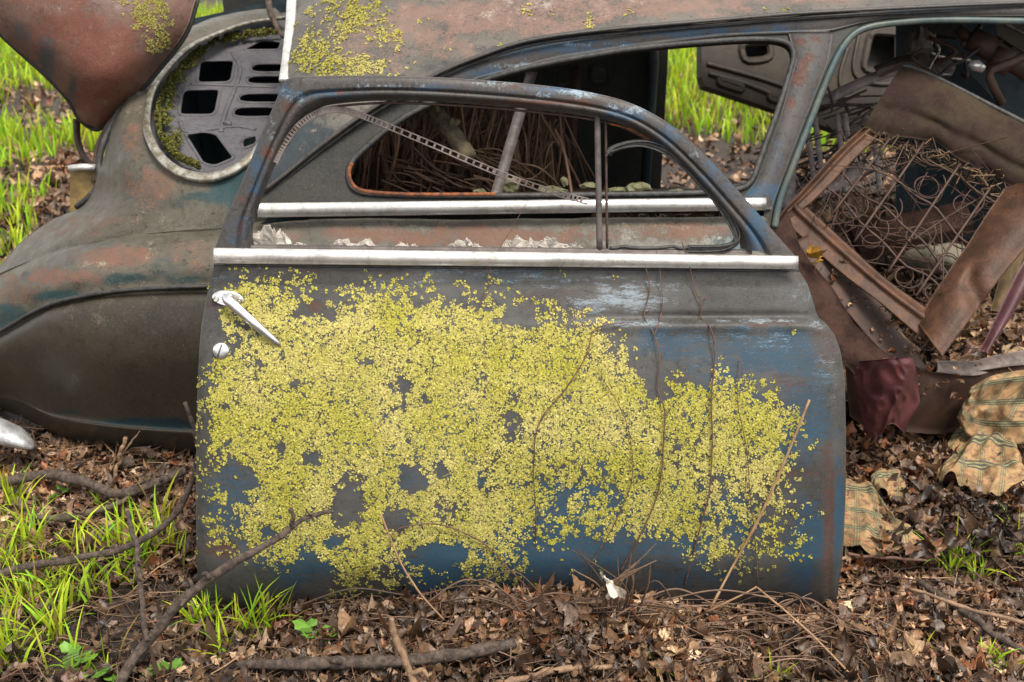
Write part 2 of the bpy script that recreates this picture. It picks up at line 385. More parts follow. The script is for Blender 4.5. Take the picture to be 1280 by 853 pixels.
def stalks(pos, ln, rad, name, colf, mat, lift, seed, label, curve=.25):
    r = np.random.default_rng(seed); n = len(pos); k = 6; t = np.linspace(-.5, .5, k)
    yaw = r.uniform(0, 2 * math.pi, n); d = np.stack([np.cos(yaw), np.sin(yaw), r.normal(0, lift, n)], -1); sd = np.stack([-np.sin(yaw), np.cos(yaw), np.zeros(n)], -1)
    cv = r.normal(0, curve, n)[:, None]; cz = r.normal(0, curve * .6, n)[:, None]
    c = np.asarray(pos)[:, None, :] + ln[:, None, None] * (d[:, None, :] * t[None, :, None] + sd[:, None, :] * (cv * (t ** 2)[None] * 2)[..., None] + np.array([0, 0, 1.]) * (cz * (t ** 2)[None] * 2)[..., None])
    c = c + r.normal(0, .012, c.shape) * ln[:, None, None]
    V = []
    for a in range(3):
        an = a * 2.094; V.append(c + rad[:, None, None] * (math.cos(an) * sd[:, None, :] + math.sin(an) * np.array([0, 0, 1.])) * (1 - .5 * np.abs(t + .1)[None, :, None]))
    V = np.stack(V, 2)
    id0 = np.arange(k * 3).reshape(k, 3); f = []
    for i in range(k - 1):
        for a in range(3): f.append((id0[i, a], id0[i, (a + 1) % 3], id0[i + 1, (a + 1) % 3], id0[i + 1, a]))
    Fc = (np.array(f)[None] + (np.arange(n) * k * 3)[:, None, None]).reshape(-1, 4)
    o = mesh(name, V.reshape(-1, 3), Fc, mat, attr={'paint': np.repeat(colf(r, n), k * 3, 0)})
    props(o, label, kind='stuff'); return o
def uni(n, x0, x1, y0, y1, r): return np.stack([r.uniform(x0, x1, n), r.uniform(y0, y1, n)], -1)
def ground_pts(n, x0, x1, y0, y1, r, lift=.01, keep=None):
    p = uni(n, x0, x1, y0, y1, r)
    if keep is not None: p = p[keep(p[:, 0], p[:, 1])]
    z = gz(p[:, 0], p[:, 1]) + r.uniform(0, 1, len(p)) * lift
    return np.column_stack([p, z])
FLOORZ = .17
def incar(x, y): return (y > 2.5) & (y < 4.0) & (x > -1.6) & (x < 2.6)
r = np.random.default_rng(3)
p1 = ground_pts(27000, -1.35, 1.45, 1.50, 2.62, r, .028, lambda x, y: ~((x > -.5) & (x < .55) & (y > 1.95)))
p1c = ground_pts(6500, -.5, .85, 1.5, 1.84, r, .045)
p1 = np.vstack([p1, p1c]); p1 = p1[~((p1[:, 0] > -.98) & (p1[:, 0] < -.66) & (p1[:, 1] > 1.63) & (p1[:, 1] < 1.93) & (r.random(len(p1)) < .75 * vn(p1[:, 0] * 12, p1[:, 1] * 12, 4) + .25))]
leaves(p1, r.lognormal(-3.80, .52, len(p1)), .27, 'leaf_litter', browns((4, 5, 4, 5, 2.6, 2.4, 3, 1.1)), M['leaf'], 'wet brown leaf litter heaped round the foot of the old door', seed=5)
p2 = ground_pts(9000, -4.5, 5, 4.1, 8.2, r, .03); p2b = ground_pts(6000, -3.5, -.9, 2.4, 5.5, r, .03, lambda x, y: ~((y < 4) & (x > -1.35)))
p2 = np.vstack([p2, p2b, ground_pts(3500, 1.2, 3.2, 2.0, 3.6, r, .03)])
leaves(p2, r.lognormal(-3.05, .4, len(p2)), .4, 'fallen_leaves', browns((2, 4, 5, 1.5, 4, 2, 3, 2)), M['leaf'], 'brown fallen leaves on the bare ground beyond the car', seed=6)
p3 = uni(6500, .30, 2.3, 2.48, 4.3, r); fz = FLOORZ + (fbm(p3[:, 0] * 3, p3[:, 1] * 3, 2) - .4) * .12 + r.uniform(0, .03, len(p3)); p3 = np.column_stack([p3, fz])
leaves(p3, r.lognormal(-3.3, .4, len(p3)), .5, 'leaf_drift', browns((2, 4, 5, 2, 3.5, 2, 2, 1.2)), M['leaf'], 'tan dry leaves drifted over the car floor under the seat springs', seed=8)
sp_ = np.vstack([ground_pts(4200, -1.35, 1.45, 1.5, 2.6, r, .045, lambda x, y: ~((x > -.5) & (x < .55) & (y > 1.95))), ground_pts(500, -.45, .75, 1.52, 1.82, r, .05)])
def stc(rr, n):
    b0 = np.array([[.12, .07, .045], [.20, .12, .07], [.06, .04, .03], [.32, .20, .11], [.15, .07, .045]]); return b0[rr.choice(5, n, p=[.32, .22, .26, .08, .12])] * rr.uniform(.7, 1.3, (n, 1))
stalks(sp_, r.uniform(.03, .17, len(sp_)), r.uniform(.0006, .0016, len(sp_)), 'twig_litter', stc, M['twigs'], .12, 9, 'thin dead stalks and twigs scattered through the leaf litter')
sp2 = np.column_stack([p3[:900, :2], p3[:900, 2] + .03])
stalks(sp2, r.uniform(.05, .2, 900), r.uniform(.0008, .002, 900), 'stalk_litter', stc, M['twigs'], .2, 10, 'dry stalks lying among leaves on the car floor')

# ------------------------------------------------------------------ grass
def blades(base, ln, wd, col, r, lean=.5, k=6):
    n = len(base); t = np.linspace(0, 1, k); az = r.uniform(0, 2 * math.pi, n); d = np.stack([np.cos(az), np.sin(az)], -1)
    if isinstance(lean, np.ndarray): b0 = lean
    else: b0 = np.abs(r.normal(lean, lean * .5, n))
    ang = b0[:, None] * (.25 + t[None] * 1.3)
    dz = np.cos(ang); dh = np.sin(ang); z = np.cumsum(np.hstack([np.zeros((n, 1)), dz[:, 1:] * (1 / (k - 1))]), 1); hh = np.cumsum(np.hstack([np.zeros((n, 1)), dh[:, 1:] * (1 / (k - 1))]), 1)
    c = base[:, None, :] + ln[:, None, None] * np.stack([hh * d[:, :1], hh * d[:, 1:], z], -1)
    pa = az + r.normal(1.57, .7, n); s = np.stack([np.cos(pa), np.sin(pa), np.zeros(n)], -1)[:, None, :]
    ww = (wd[:, None] * (1 - t[None] ** 2.2) * (.6 + .4 * np.minimum(1, t[None] * 4)))[..., None] * .5
    fold = np.array([0, 0, 1.])[None, None, :] * ww * .5
    V = np.stack([c - s * ww + fold, c, c + s * ww + fold], 2)
    id0 = np.arange(k * 3).reshape(k, 3); qq = np.stack([id0[:-1, :-1], id0[:-1, 1:], id0[1:, 1:], id0[1:, :-1]], -1).reshape(-1, 4)
    Fc = (qq[None] + (np.arange(n) * k * 3)[:, None, None]).reshape(-1, 4)
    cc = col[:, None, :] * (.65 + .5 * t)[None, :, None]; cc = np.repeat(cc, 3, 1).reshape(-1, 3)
    return V.reshape(-1, 3), Fc, cc
def gcol(r, n, dry=.06):
    c = np.array([.43, .62, .03]) * r.uniform(.5, 1.3, (n, 1)); c[:, 0] *= r.uniform(.65, 1.4, n)
    m_ = r.random(n) < dry; c[m_] = np.array([.42, .30, .10]) * r.uniform(.7, 1.2, (m_.sum(), 1)); return c
def grassfield(name, pts, lmin, lmax, w, label, r, lean=.35, dry=.05):
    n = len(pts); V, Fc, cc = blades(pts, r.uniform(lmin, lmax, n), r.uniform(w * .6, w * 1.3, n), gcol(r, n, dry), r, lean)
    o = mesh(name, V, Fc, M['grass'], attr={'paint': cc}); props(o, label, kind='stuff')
# beyond the car
p = np.column_stack([uni(44000, -6.5, 5.5, 5.7, 12.5, r)]); kk = (.6 * vn(p[:, 0] * 1.5, p[:, 1] * 1.5, 3) + .5 * vn(p[:, 0] * 5, p[:, 1] * 5, 8) + sst(6, 9, p[:, 1]) * .5 - .22 * (p[:, 0] < -.8) * (1 - sst(7.5, 9, p[:, 1])) > .62); p = p[kk]
grassfield('tall_grass', np.column_stack([p, gz(p[:, 0], p[:, 1])]), .07, .21, .014, 'fresh green grass growing thick beyond the wreck', r, .38, .09)
p = uni(16000, -6, -1.0, 2.5, 6.2, r); kk = (vn(p[:, 0] * 2.3 + 4, p[:, 1] * 2.3, 5) + .25 * vn(p[:, 0] * 9, p[:, 1] * 9, 6) + .20 * sst(4.2, 6, p[:, 1]) > .93) & ~((p[:, 0] > -1.45) & (p[:, 1] < 4.2)); p = p[kk]
grassfield('grass', np.column_stack([p, gz(p[:, 0], p[:, 1])]), .05, .17, .012, 'patchy green grass behind the rear fender', r, .3)
# near grass left
cl = [(18, 640, 22, 40), (40, 690, 30, 70), (30, 760, 40, 90), (70, 750, 35, 60), (10, 830, 30, 90), (105, 700, 30, 45), (120, 745, 30, 35), (180, 700, 22, 60), (200, 660, 18, 30), (150, 690, 24, 40), (60, 800, 40, 60), (10, 720, 30, 60), (160, 730, 20, 20), (130, 850, 20, 12), (90, 850, 30, 14), (215, 700, 14, 14)]
B = []
for x, y, s, n in cl:
    for _ in range(int(n * .72)):
        q_ = PG(x + random.gauss(0, s * .42), y + random.gauss(0, 9)); q_[2] = gz(q_[0], q_[1]); B.append(q_)
B = np.array(B); B = B[B[:, 1] > 1.5]
grassfield('meadow_grass', B,   .05, .135, .0062, 'bright green grass sprouting through litter beside the rear fender', r, .55, .15)
tufts = [(322, 790, 50, 'large green grass tuft between the dead branch and the door foot', 26, .15), (250, 780, 40, 'low spreading grass tuft under the thick dead branch', 22, .10), (275, 815, 18, 'short grass tuft just behind the lying log', 14, .09),
         (1195, 715, 36, 'green grass tuft growing below the plaid cloth', 17, .13), (1222, 728, 18, 'small drooping grass tuft beside the taller one below the plaid cloth', 14, .08),
         (1275, 700, 22, 'grass tuft at the edge beside the flat plaid cloth', 12, .12), (1245, 838, 22, 'grass tuft on litter in the lower corner away from the branches', 16, .08), (1150, 820, 10, 'tiny grass sprout in the litter in front of the door corner', 7, .08),
         (968, 858, 16, 'upright grass tuft at the front below the fallen straw', 14, .09), (820, 860, 5, 'single pale grass shoot at the front of the litter', 5, .07), (85, 598, 12, 'small grass tuft beside the chrome scrap', 8, .05), (128, 640, 12, 'thin grass tuft growing at the curved branch', 9, .06), (1095, 700, 8, 'small grass shoots by the straw in the litter', 8, .05)]
for x, y, n, lab, sw, ln in tufts:
    if x == 1095: continue
    b0 = PG(x, y); b0[2] = gz(b0[0], b0[1]); pts = b0 + np.column_stack([r.normal(0, sw * .0014 * .55, n), r.normal(0, .012, n), np.zeros(n)])
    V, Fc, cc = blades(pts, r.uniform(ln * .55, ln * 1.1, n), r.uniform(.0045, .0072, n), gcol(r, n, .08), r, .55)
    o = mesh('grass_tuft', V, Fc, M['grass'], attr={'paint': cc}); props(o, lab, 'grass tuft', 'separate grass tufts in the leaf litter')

# ------------------------------------------------------------------ lichen
def lobes(name, pos, nrm, rad, col, mat, parent, seed=1, lift=.0012, tilt=.35):
    rr = np.random.default_rng(seed); n = len(pos); k = 6
    nr = nrm + rr.normal(0, tilt, (n, 3)); nr /= np.linalg.norm(nr, axis=1)[:, None]
    a = np.cross(nr, np.array([.3, .2, .93])); a /= np.linalg.norm(a, axis=1)[:, None]; b_ = np.cross(nr, a)
    an = np.arange(k) * 2 * math.pi / k; ph = rr.uniform(0, 6.28, n)
    rv = rad[:, None] * rr.uniform(.65, 1.2, (n, k)); ca = np.cos(an[None] + ph[:, None]) * rv; sa = np.sin(an[None] + ph[:, None]) * rv
    c = pos + nrm * (lift * rr.uniform(.3, 1.6, n))[:, None]
    ring = c[:, None, :] + a[:, None, :] * ca[..., None] + b_[:, None, :] * sa[..., None]
    cen = c + nr * (rad * .15)[:, None]
    V = np.concatenate([cen[:, None, :], ring], 1).reshape(-1, 3)
    t = np.array([(0, 1 + i, 1 + (i + 1) % k) for i in range(k)]); Fc = (t[None] + (np.arange(n) * (k + 1))[:, None, None]).reshape(-1, 3)
    cc = np.repeat(col, k + 1, 0)
    return mesh(name, V, Fc, mat, parent, attr={'paint': cc}, smooth=True)
def sample_grid(G, N, r, n):
    nv, nu, _ = G.shape
    A = np.linalg.norm(np.cross(G[1:, :-1] - G[:-1, :-1], G[:-1, 1:] - G[:-1, :-1]), axis=2).ravel(); A = A / A.sum()
    c = r.choice(len(A), n, p=A); i, j = np.divmod(c, nu - 1); u = r.random(n)[:, None]; v = r.random(n)[:, None]
    bl = lambda Q: Q[i, j] * (1 - u) * (1 - v) + Q[i, j + 1] * u * (1 - v) + Q[i + 1, j] * (1 - u) * v + Q[i + 1, j + 1] * u * v
    return bl(G), bl(N)
def rosettes(c, n_, R, m, r):
    """scatter m lobes round every centre in the tangent plane"""
    a = np.cross(n_, np.array([.3, .2, .93])); a /= np.linalg.norm(a, axis=1)[:, None]; b_ = np.cross(n_, a); k = len(c)
    th = r.uniform(0, 6.28, (k, m)); rr = R[:, None] * np.sqrt(r.uniform(.05, 1, (k, m)))
    return (c[:, None] + a[:, None] * (np.cos(th) * rr)[..., None] + b_[:, None] * (np.sin(th) * rr)[..., None]).reshape(-1, 3), np.repeat(n_, m, 0)
def ipol(x, pts): a = np.array(pts, float); return np.interp(x, a[:, 0], a[:, 1])
HOLES = [(504, 484, 17, 13, 1), (530, 497, 11, 14, .8), (487, 510, 20, 8, .6), (350, 558, 8, 13, 1), (392, 573, 15, 10, 1), (513, 597, 24, 20, 1), (553, 588, 12, 15, .9), (298, 600, 26, 30, .9), (290, 650, 22, 40, .3), (262, 640, 16, 60, .2), (436, 628, 22, 30, 1),
         (495, 648, 20, 13, 1), (415, 676, 13, 9, .9), (332, 668, 12, 12, .9), (385, 718, 30, 28, .9), (545, 692, 40, 16, .85), (610, 600, 12, 18, .6), (560, 636, 22, 15, .6), (720, 610, 70, 34, .42), (700, 680, 70, 40, .5), (800, 700, 50, 30, .5), (868, 455, 22, 26, .9),
         (815, 462, 13, 34, .7), (378, 390, 14, 9, .9), (400, 378, 10, 10, .8), (412, 392, 10, 10, .8), (600, 470, 10, 8, .6), (640, 520, 14, 30, .4), (320, 455, 14, 10, .5), (345, 520, 10, 14, .5), (370, 480, 8, 8, .8), (455, 452, 14, 6, .5), (950, 640, 60, 40, .2), (980, 680, 60, 50, .12),
         (300, 420, 30, 18, .4), (310, 720, 60, 30, .3), (900, 600, 30, 60, .25), (860, 560, 14, 30, .35), (610, 540, 60, 40, .15), (650, 400, 30, 16, .4), (920, 480, 50, 30, .25), (440, 420, 40, 10, .3)]
def dens(px, py):
    top = ipol(px, [(240, 500), (250, 470), (272, 440), (282, 350), (300, 336), (350, 346), (380, 352), (398, 378), (420, 362), (520, 356), (600, 366), (640, 376), (700, 386), (740, 392), (775, 415), (795, 442), (815, 475), (832, 478), (850, 452), (900, 444), (955, 458), (985, 495), (1005, 520), (1020, 560), (1040, 640)])
    rt = ipol(py, [(340, 960), (460, 968), (490, 990), (520, 1016), (560, 1000), (600, 1000), (625, 1020), (660, 1036), (700, 1026), (730, 985), (760, 930)])
    bot = ipol(px, [(245, 690), (300, 728), (350, 746), (450, 748), (540, 728), (600, 738), (650, 738), (700, 728), (760, 722), (850, 706), (900, 730), (960, 728), (1035, 705)])
    e = np.minimum(np.minimum(py - top, (bot - py) * .8), np.minimum(rt - px, px - 247))
    d = sst(-26, 60, e) * .94 - sst(540, 730, py) * .14 - sst(620, 840, px) * .09
    for x, y, rx, ry, s in HOLES:
        q_ = np.sqrt(((px - x) / rx) ** 2 + ((py - y) / ry) ** 2) + (vn(px / 7, py / 7, 3) - .5) * .8
        d = d - s * (1 - sst(.6, 1.35, q_))
    return d
# ------------------------------------------------------------------ the loose door
DP = plane3(np.array([0, 1.80, 0.]), np.array([1, 1.80, 0.]), np.array([0, 1.80 + .22, 1.]))
DN = DP[0]
dbase = np.array([.02, 1.80, 0.0])
door = thing('car_door', 'loose blue grey car door crusted with yellow lichen leaning upright against the wreck', 'car door', dbase)
Lc = crs([(268, 331), (258, 372), (250, 425), (246, 520), (245, 620), (246, 700), (249, 752), (252, 790)], 130)
Rc = np.array([(998, 337), (1008, 352), (1016, 375), (1021, 394), (1030, 402), (1043, 417), (1051, 440), (1056, 475), (1057.5, 540), (1057, 620), (1054, 690), (1047, 745), (1036, 782), (1022, 812)], float)
tt = np.linspace(0, 1, 130); ry_ = 337 + (812 - 337) * tt; Rc = np.stack([np.interp(ry_, Rc[:, 1], Rc[:, 0]), ry_], -1)
for _ in range(2): Rc[1:-1, 0] = (Rc[:-2, 0] + Rc[1:-1, 0] * 2 + Rc[2:, 0]) / 4
NU = 220; uu = np.linspace(0, 1, NU)
us = .5 - .5 * np.cos(uu * math.pi) * (1 - .0); us = uu * .5 + us * .5
PX = Lc[:, None, 0] * (1 - us) + Rc[:, None, 0] * us; PY = Lc[:, None, 1] * (1 - us) + Rc[:, None, 1] * us + 6 * np.sin(us * math.pi)[None] * sst(.7, 1, tt)[:, None]
def door_off(px, py):
    s = (py - 331) / 440.
    o = .050 * np.sin(np.pi * np.clip((s - .06) / 1.02, 0, 1)) ** .9
    k = sst(700, 860, px); yc = 399 + (px - 760) * -.004
    o = o + .010 * sst(-2, 9, py - yc) * (.25 + .75 * k) - .007 * np.exp(-((py - yc + 3) / 4.) ** 2) * k
    o = o + .006 * np.exp(-((py - yc - 9) / 8.) ** 2) * k
    o = o - .085 * np.clip((s - .83) / .17, 0, 1.5) ** 1.8
    el = px - np.interp(py, Lc[:, 1], Lc[:, 0]); er = np.interp(py, Rc[:, 1], Rc[:, 0]) - px
    o = o - .022 * np.exp(-el / 9.) - .026 * np.exp(-er / 8.) - .012 * np.exp(-er / 40.)
    o = o + (fbm(px / 90, py / 90, 31) - .5) * .008
    o = o - .004 * np.exp(-((px - 1037) / 5.) ** 2) * sst(470, 560, py)
    return o
OFF = door_off(PX, PY); n_, k_ = DP
D = np.stack([(PX - CX) / F, CP - (PY - CY) / F * SP, -SP - (PY - CY) / F * CP], -1)
T = (k_ + OFF - n_[2] * CH) / (D @ n_); GD = D * T[..., None] + np.array([0, 0, CH])
dl = [(300, 350, 40, 12, .30, 1), (285, 400, 30, 40, .25, 1), (600, 700, 160, 60, .75, 1), (560, 720, 60, 30, .95, 1), (380, 690, 70, 60, .5, 1), (300, 620, 60, 80, .4, 1), (700, 650, 160, 90, .55, 1), (850, 660, 130, 90, .5, 1), (960, 440, 90, 44, .52, 1), (1000, 520, 50, 90, .55, 1), (850, 430, 80, 30, .4, 1), (640, 345, 120, 14, .3, 1), (1010, 680, 40, 90, .62, 1), (1048, 640, 8, 90, .8, 1), (900, 500, 80, 60, .35, 1), (1000, 430, 60, 20, .4, 1), (760, 560, 100, 60, .38, 1), (500, 560, 160, 90, .28, 1),
      (960, 404, 60, 6, .55, 0), (1030, 430, 24, 40, .42, 0), (985, 475, 30, 14, .40, 0), (1000, 590, 60, 10, .5, 0), (1036, 650, 10, 150, .62, 0), (270, 690, 28, 14, .55, 0), (700, 372, 60, 30, .3, 0), (345, 352, 30, 8, .3, 0), (1010, 345, 30, 6, .5, 0), (980, 500, 70, 50, .25, 0), (395, 385, 14, 10, .75, 0), (270, 380, 18, 40, .3, 0), (400, 340, 80, 6, .35, 0),
      (790, 372, 60, 20, .5, 2), (740, 378, 70, 14, .48, 2), (950, 425, 70, 30, .26, 2), (1025, 460, 20, 60, .3, 2), (660, 352, 60, 14, .3, 2), (1000, 360, 20, 30, .25, 2), (820, 356, 70, 8, .33, 2), (800, 405, 60, 6, .5, 2), (950, 401, 90, 4, .6, 2), (600, 340, 90, 6, .3, 2), (275, 355, 20, 25, .25, 2), (880, 420, 60, 10, .25, 2), (1020, 405, 20, 8, .5, 2), (520, 350, 80, 10, .22, 2), (700, 348, 120, 6, .3, 2), (1040, 480, 14, 60, .25, 2)]
panel, GD, ND = sheet('door_panel', GD, M['door'], door, .0015, lambda a, b_: blobs(dl, a, b_, 1.1, 4) + np.array([0, .06, .03, 0]))
# rolled edge and inner shell
mb = MB()
for edge, inw in ((GD[:, 0], 0), (GD[:, -1], 0)):
    e2 = edge[::3]; back = e2 - DN * .045
    V = np.vstack([e2 - DN * .002, back]); k = len(e2); mb.add(V, [(i, i + 1, i + 1 + k, i + k) for i in range(k - 1)])
bk = GD[::6, ::6] - DN * .05; bk = bk.copy(); nv, nu, _ = bk.shape; fl = DN * ((bk @ DN) - (DP[1] - .045))[..., None]; bk = bk - fl
idx = np.arange(nv * nu).reshape(nv, nu); mb.add(bk.reshape(-1, 3), np.stack([idx[:-1, :-1], idx[:-1, 1:], idx[1:, 1:], idx[1:, :-1]], -1).reshape(-1, 4).tolist())
mb.build('inner_shell', M['side'], door)
# lichen
r = np.random.default_rng(12)
c, nn = sample_grid(GD, ND, r, 75000); px, py = proj(c); d = dens(px, py) + (fbm(px / 13, py / 13, 41, 4) - .5) * 1.15 + (vn(px / 2.8, py / 2.8, 47) - .5) * .7
acc = d > .50; fr = r.random(len(c)) < .03 * 0; c1, n1 = c[acc], nn[acc]; R1 = r.uniform(.0022, .0065, len(c1))
sparse = (dens(px, py) > .05) & (~acc) & (r.random(len(c)) < .05); c2, n2 = c[sparse], nn[sparse]
lp, ln_ = rosettes(c1, n1, R1, 6, r); l2, ln2 = rosettes(c2, n2, r.uniform(.001, .006, len(c2)), 8, r)
LP = np.vstack([lp, l2]); LN = np.vstack([ln_, ln2]); px, py = proj(LP)
def lcol(px, py, r, n):
    t = np.clip(fbm(px / 45, py / 45, 61) * 1.6 - .35 + r.normal(0, .18, n), 0, 1)[:, None]
    base = np.array([.365, .335, .050]) * (1 - t) + np.array([.49, .42, .145]) * t
    dk = np.where(r.random(n) < .12, .55, 1.)[:, None]
    return base * r.uniform(.78, 1.15, (n, 1)) * dk
lobes('lichen', LP, LN, r.uniform(.0007, .0016, len(LP)) * (1 + .9 * r.random(len(LP)) ** 3), lcol(px, py, r, len(LP)), M['lichen'], door, 5, .0009, .22)
# window frame
O = crs([(268, 313), (283, 270), (300, 232), (325, 172), (343, 130), (353, 107), (364, 97), (395, 95), (480, 95), (560, 97.5), (660, 105), (735, 115), (793, 131), (845, 161), (895, 208), (940, 258), (973, 296), (999, 325)], 260)
I = crs([(319, 313), (316, 287), (325, 255), (342, 212), (359, 178), (377, 151), (394, 139), (415, 131), (480, 126), (560, 128.5), (650, 135.5), (735, 146), (782, 158), (819, 180), (856, 214), (892, 254), (919, 288), (926, 311)], 260)
prof = [(0, -.030), (0.0, -.004), (.03, .003), (.12, .007), (.42, .0085), (.50, .008), (.53, .0015), (.57, .0015), (.61, .009), (.72, .0105), (.80, .006), (.90, -.006), (.97, -.016), (1.0, -.020), (1.0, -.045)]
Gf = np.array([[PP(*(O[i] * (1 - t) + I[i] * t), DP, o - .012 * sst(150, 60, O[i][1] * 1.) * 0) for i in range(260)] for t, o in prof])
fl_ = [(300, 290, 20, 30, .5, 1), (320, 215, 14, 60, .5, 1), (372, 112, 30, 16, .5, 1), (430, 118, 90, 8, .5, 1), (700, 112, 90, 8, .5, 1), (560, 110, 120, 5, .45, 1), (900, 230, 40, 40, .5, 1), (945, 285, 14, 40, .7, 1), (840, 170, 50, 20, .45, 1), (790, 145, 50, 10, .5, 1),
       (335, 190, 8, 8, .9, 0), (300, 250, 9, 9, .6, 0), (425, 117, 10, 4, .8, 0), (650, 128, 100, 4, .7, 0), (300, 288, 10, 16, .5, 0), (358, 130, 14, 10, .5, 0), (730, 128, 40, 8, .5, 0), (900, 240, 30, 30, .3, 0), (620, 108, 60, 5, .4, 0),
       (480, 107, 100, 5, .55, 2), (370, 118, 20, 14, .45, 2), (340, 165, 10, 30, .45, 2), (720, 117, 60, 7, .55, 2), (790, 138, 40, 8, .45, 2), (870, 190, 14, 14, .4, 2), (610, 104, 60, 4, .5, 2), (310, 270, 14, 30, .3, 2)]
Gf2 = Gf
sheet('window_frame', Gf2, M['frame'], door, .0012, lambda a, b_: blobs(fl_, a, b_, 1.0, 14))
# inner rust lip
lip = np.array([PP(*p_, DP, -.018) for p_ in I[60:200] + np.array([0, 3.0])]); MB().add(*tubev(lip, .0022, 6)).build('rust_lip', M['rust'], door)
# window sill strip
rows = [[PP(x, y0 + (x - 318) * .010, DP, o) for x in np.linspace(300, 940, 60)] for y0, o in ((306, -.045), (306, -.012), (307, -.006), (310, -.004), (312, -.004))]
sheet('window_sill', np.array(rows), M['greymetal'], door, .001)
# chrome belt strip
def strip(x0, x1, yt0, yt1, h0, h1, pl, name, par, mat, n=80, offb=0.0, hgt=.012, amp=.0006, slope=None):
    G = []
    for t, o in [(0, -.004), (0, .35), (.08, .75), (.3, .98), (.55, 1), (.8, .8), (.86, .55), (.9, .55), (1, .45), (1, -.004)]:
        row = []
        for x in np.linspace(x0, x1, n):
            s = (x - x0) / (x1 - x0); yt = yt0 + (yt1 - yt0) * s; h = h0 + (h1 - h0) * s
            row.append(PP(x, yt + h * t, pl, offb + hgt * o + (vn(x / 37, t * 3, 5) - .5) * amp * 4))
        G.append(row)
    return sheet(name, np.array(G), mat, par, .001)[0]
strip(267, 998, 310, 320, 19.5, 17, DP, 'chrome_strip', door, M['chrome'], offb=.004)
def DO(px, py, o=0): 
    return PP(px, py, DP, float(door_off(np.array(float(px)), np.array(float(py)))) + o)
mb = MB(); e_ = [DO(x, 331.5 + (x - 267) * .0105, .001) for x in np.linspace(268, 998, 50)]; mb.add(*tubev(e_, .0022, 6)).build('strip_gasket', M['rubber'], door)
# divider post and vent frame
mb = MB(); mb.add(*tubev([PP(746.5 + 3 * t, 142 + 171 * t, DP, -.008) for t in np.linspace(0, 1, 12)], .0056, 8, flat=.6, nrm=DN)); mb.build('vent_post', M['greymetal'], door)
mb = MB(); mb.add(*tubev([PP(757 + 2 * t, 150 + 163 * t, DP, -.014) for t in np.linspace(0, 1, 12)], .0026, 6)).build('vent_channel', M['rust'], door)
vf = crs([(760, 193), (766, 187), (785, 181), (808, 180), (835, 190), (862, 211), (888, 240), (908, 268), (920, 290), (920, 302), (908, 309), (885, 311), (860, 311)], 90)
mb = MB(); mb.add(*tubev([PP(*p_, DP, -.004) for p_ in vf], .0068, 8, flat=.5, nrm=DN)); mb.add(*tubev([PP(*p_, DP, .001) for p_ in vf + np.array([-3, 3.5])], .0016, 6)); mb.add(*tubev([PP(*p_, DP, .0015) for p_ in vf + np.array([3, -2.5])], .0016, 6)); mb.build('vent_seal', M['rubber'], door)
vf2 = crs([(762, 155), (785, 161), (805, 171), (822, 186)], 20); MB().add(*tubev([PP(*p_, DP, -.016) for p_ in vf2], .0022, 6)).build('rusty_seal', M['orange'], door)
mb = MB(); mb.add(*tubev([PP(x, 308 + 3 * vn(x / 12, 1, 3), DP, -.006) for x in np.linspace(762, 880, 40)], .0032, 6)).build('vent_sill', M['rubber'], door)
# glass run channel with its slots
tr = crs([(343, 205), (352, 186), (368, 163), (388, 146), (408, 138), (428, 138), (450, 144), (480, 156), (540, 181), (600, 207), (650, 227), (700, 243), (735, 252)], 150)
tp = np.array([PP(*p_, DP, -.001 - .020 * (i / 150)) for i, p_ in enumerate(tr)]); tg = np.gradient(tp, axis=0); tg /= np.linalg.norm(tg, axis=1)[:, None]; sdv = np.cross(tg, DN); w_ = .0046
mb = MB(); mb.add(*tubev(tp + sdv * w_, .0013, 6)); mb.add(*tubev(tp - sdv * w_, .0013, 6))
for i in range(2, 148, 2):
    full = (52 < i < 66) or (70 < i < 77) or (r.random() < .06)
    V, Fc = boxv(tp[i], .0100, .0022, .0066 if full else .0040, sdv[i], DN, tg[i]); mb.add(V, Fc)
mb.build('glass_run', M['pinkgrey'], door, smooth=False)
# handle
hp = MB(); pts = []
for a in np.linspace(0, 2 * math.pi, 28, endpoint=False):
    pts.append((285 + 20 * math.cos(a) * (1 + .0), 373 + 9.5 * math.sin(a) * (1 - .35 * abs(math.cos(a)) ** 6) + 3.5 * math.cos(a) * .6))
ob_ = float(door_off(np.array(285.), np.array(373.)))
top = [PP(x, y, DP, ob_ + .006) for x, y in pts]; bot_ = [PP(x, y, DP, ob_ - .003) for x, y in pts]; k = 28
hp.add(np.array(top + bot_), [tuple(range(k))[::-1]] + [(i, (i + 1) % k, (i + 1) % k + k, i + k) for i in range(k)])
hb = hp.build('handle', M['handle'], door, smooth=False)
L_ = crs([(279, 371), (290, 380), (308, 396), (330, 415), (345, 428), (351, 434)], 24); hr = np.interp(np.linspace(0, 1, 24), [0, .08, .25, .6, .9, 1], [.005, .009, .0096, .0074, .0042, .0018]); ho = np.interp(np.linspace(0, 1, 24), [0, .1, .5, 1], [.020, .028, .032, .022])
mb = MB().add(*tubev([PP(*p_, DP, ob_ + o) for p_, o in zip(L_, ho)], hr, 14, flat=.55, nrm=DN)); mb.add(*tubev([PP(283, 374, DP, ob_), PP(283, 374, DP, ob_ + .026)], .006, 10)); mb.build('lever', M['handle'], hb)
for x, y in ((270, 374), (299, 376)):
    q0 = PP(x, y, DP, ob_ + .0065); a = np.array([1., 0, 0]); b_ = np.cross(DN, a)
    ring = [q0 + (a * math.cos(t) + b_ * math.sin(t)) * .0042 for t in np.linspace(0, 2 * math.pi, 17)]; m2 = MB().add(*tubev(ring, .0011, 6, False)); m2.add(*boxv(q0, .006, .001, .0012, a, DN, b_)); m2.build('screw', M['dull_chrome'], hb)
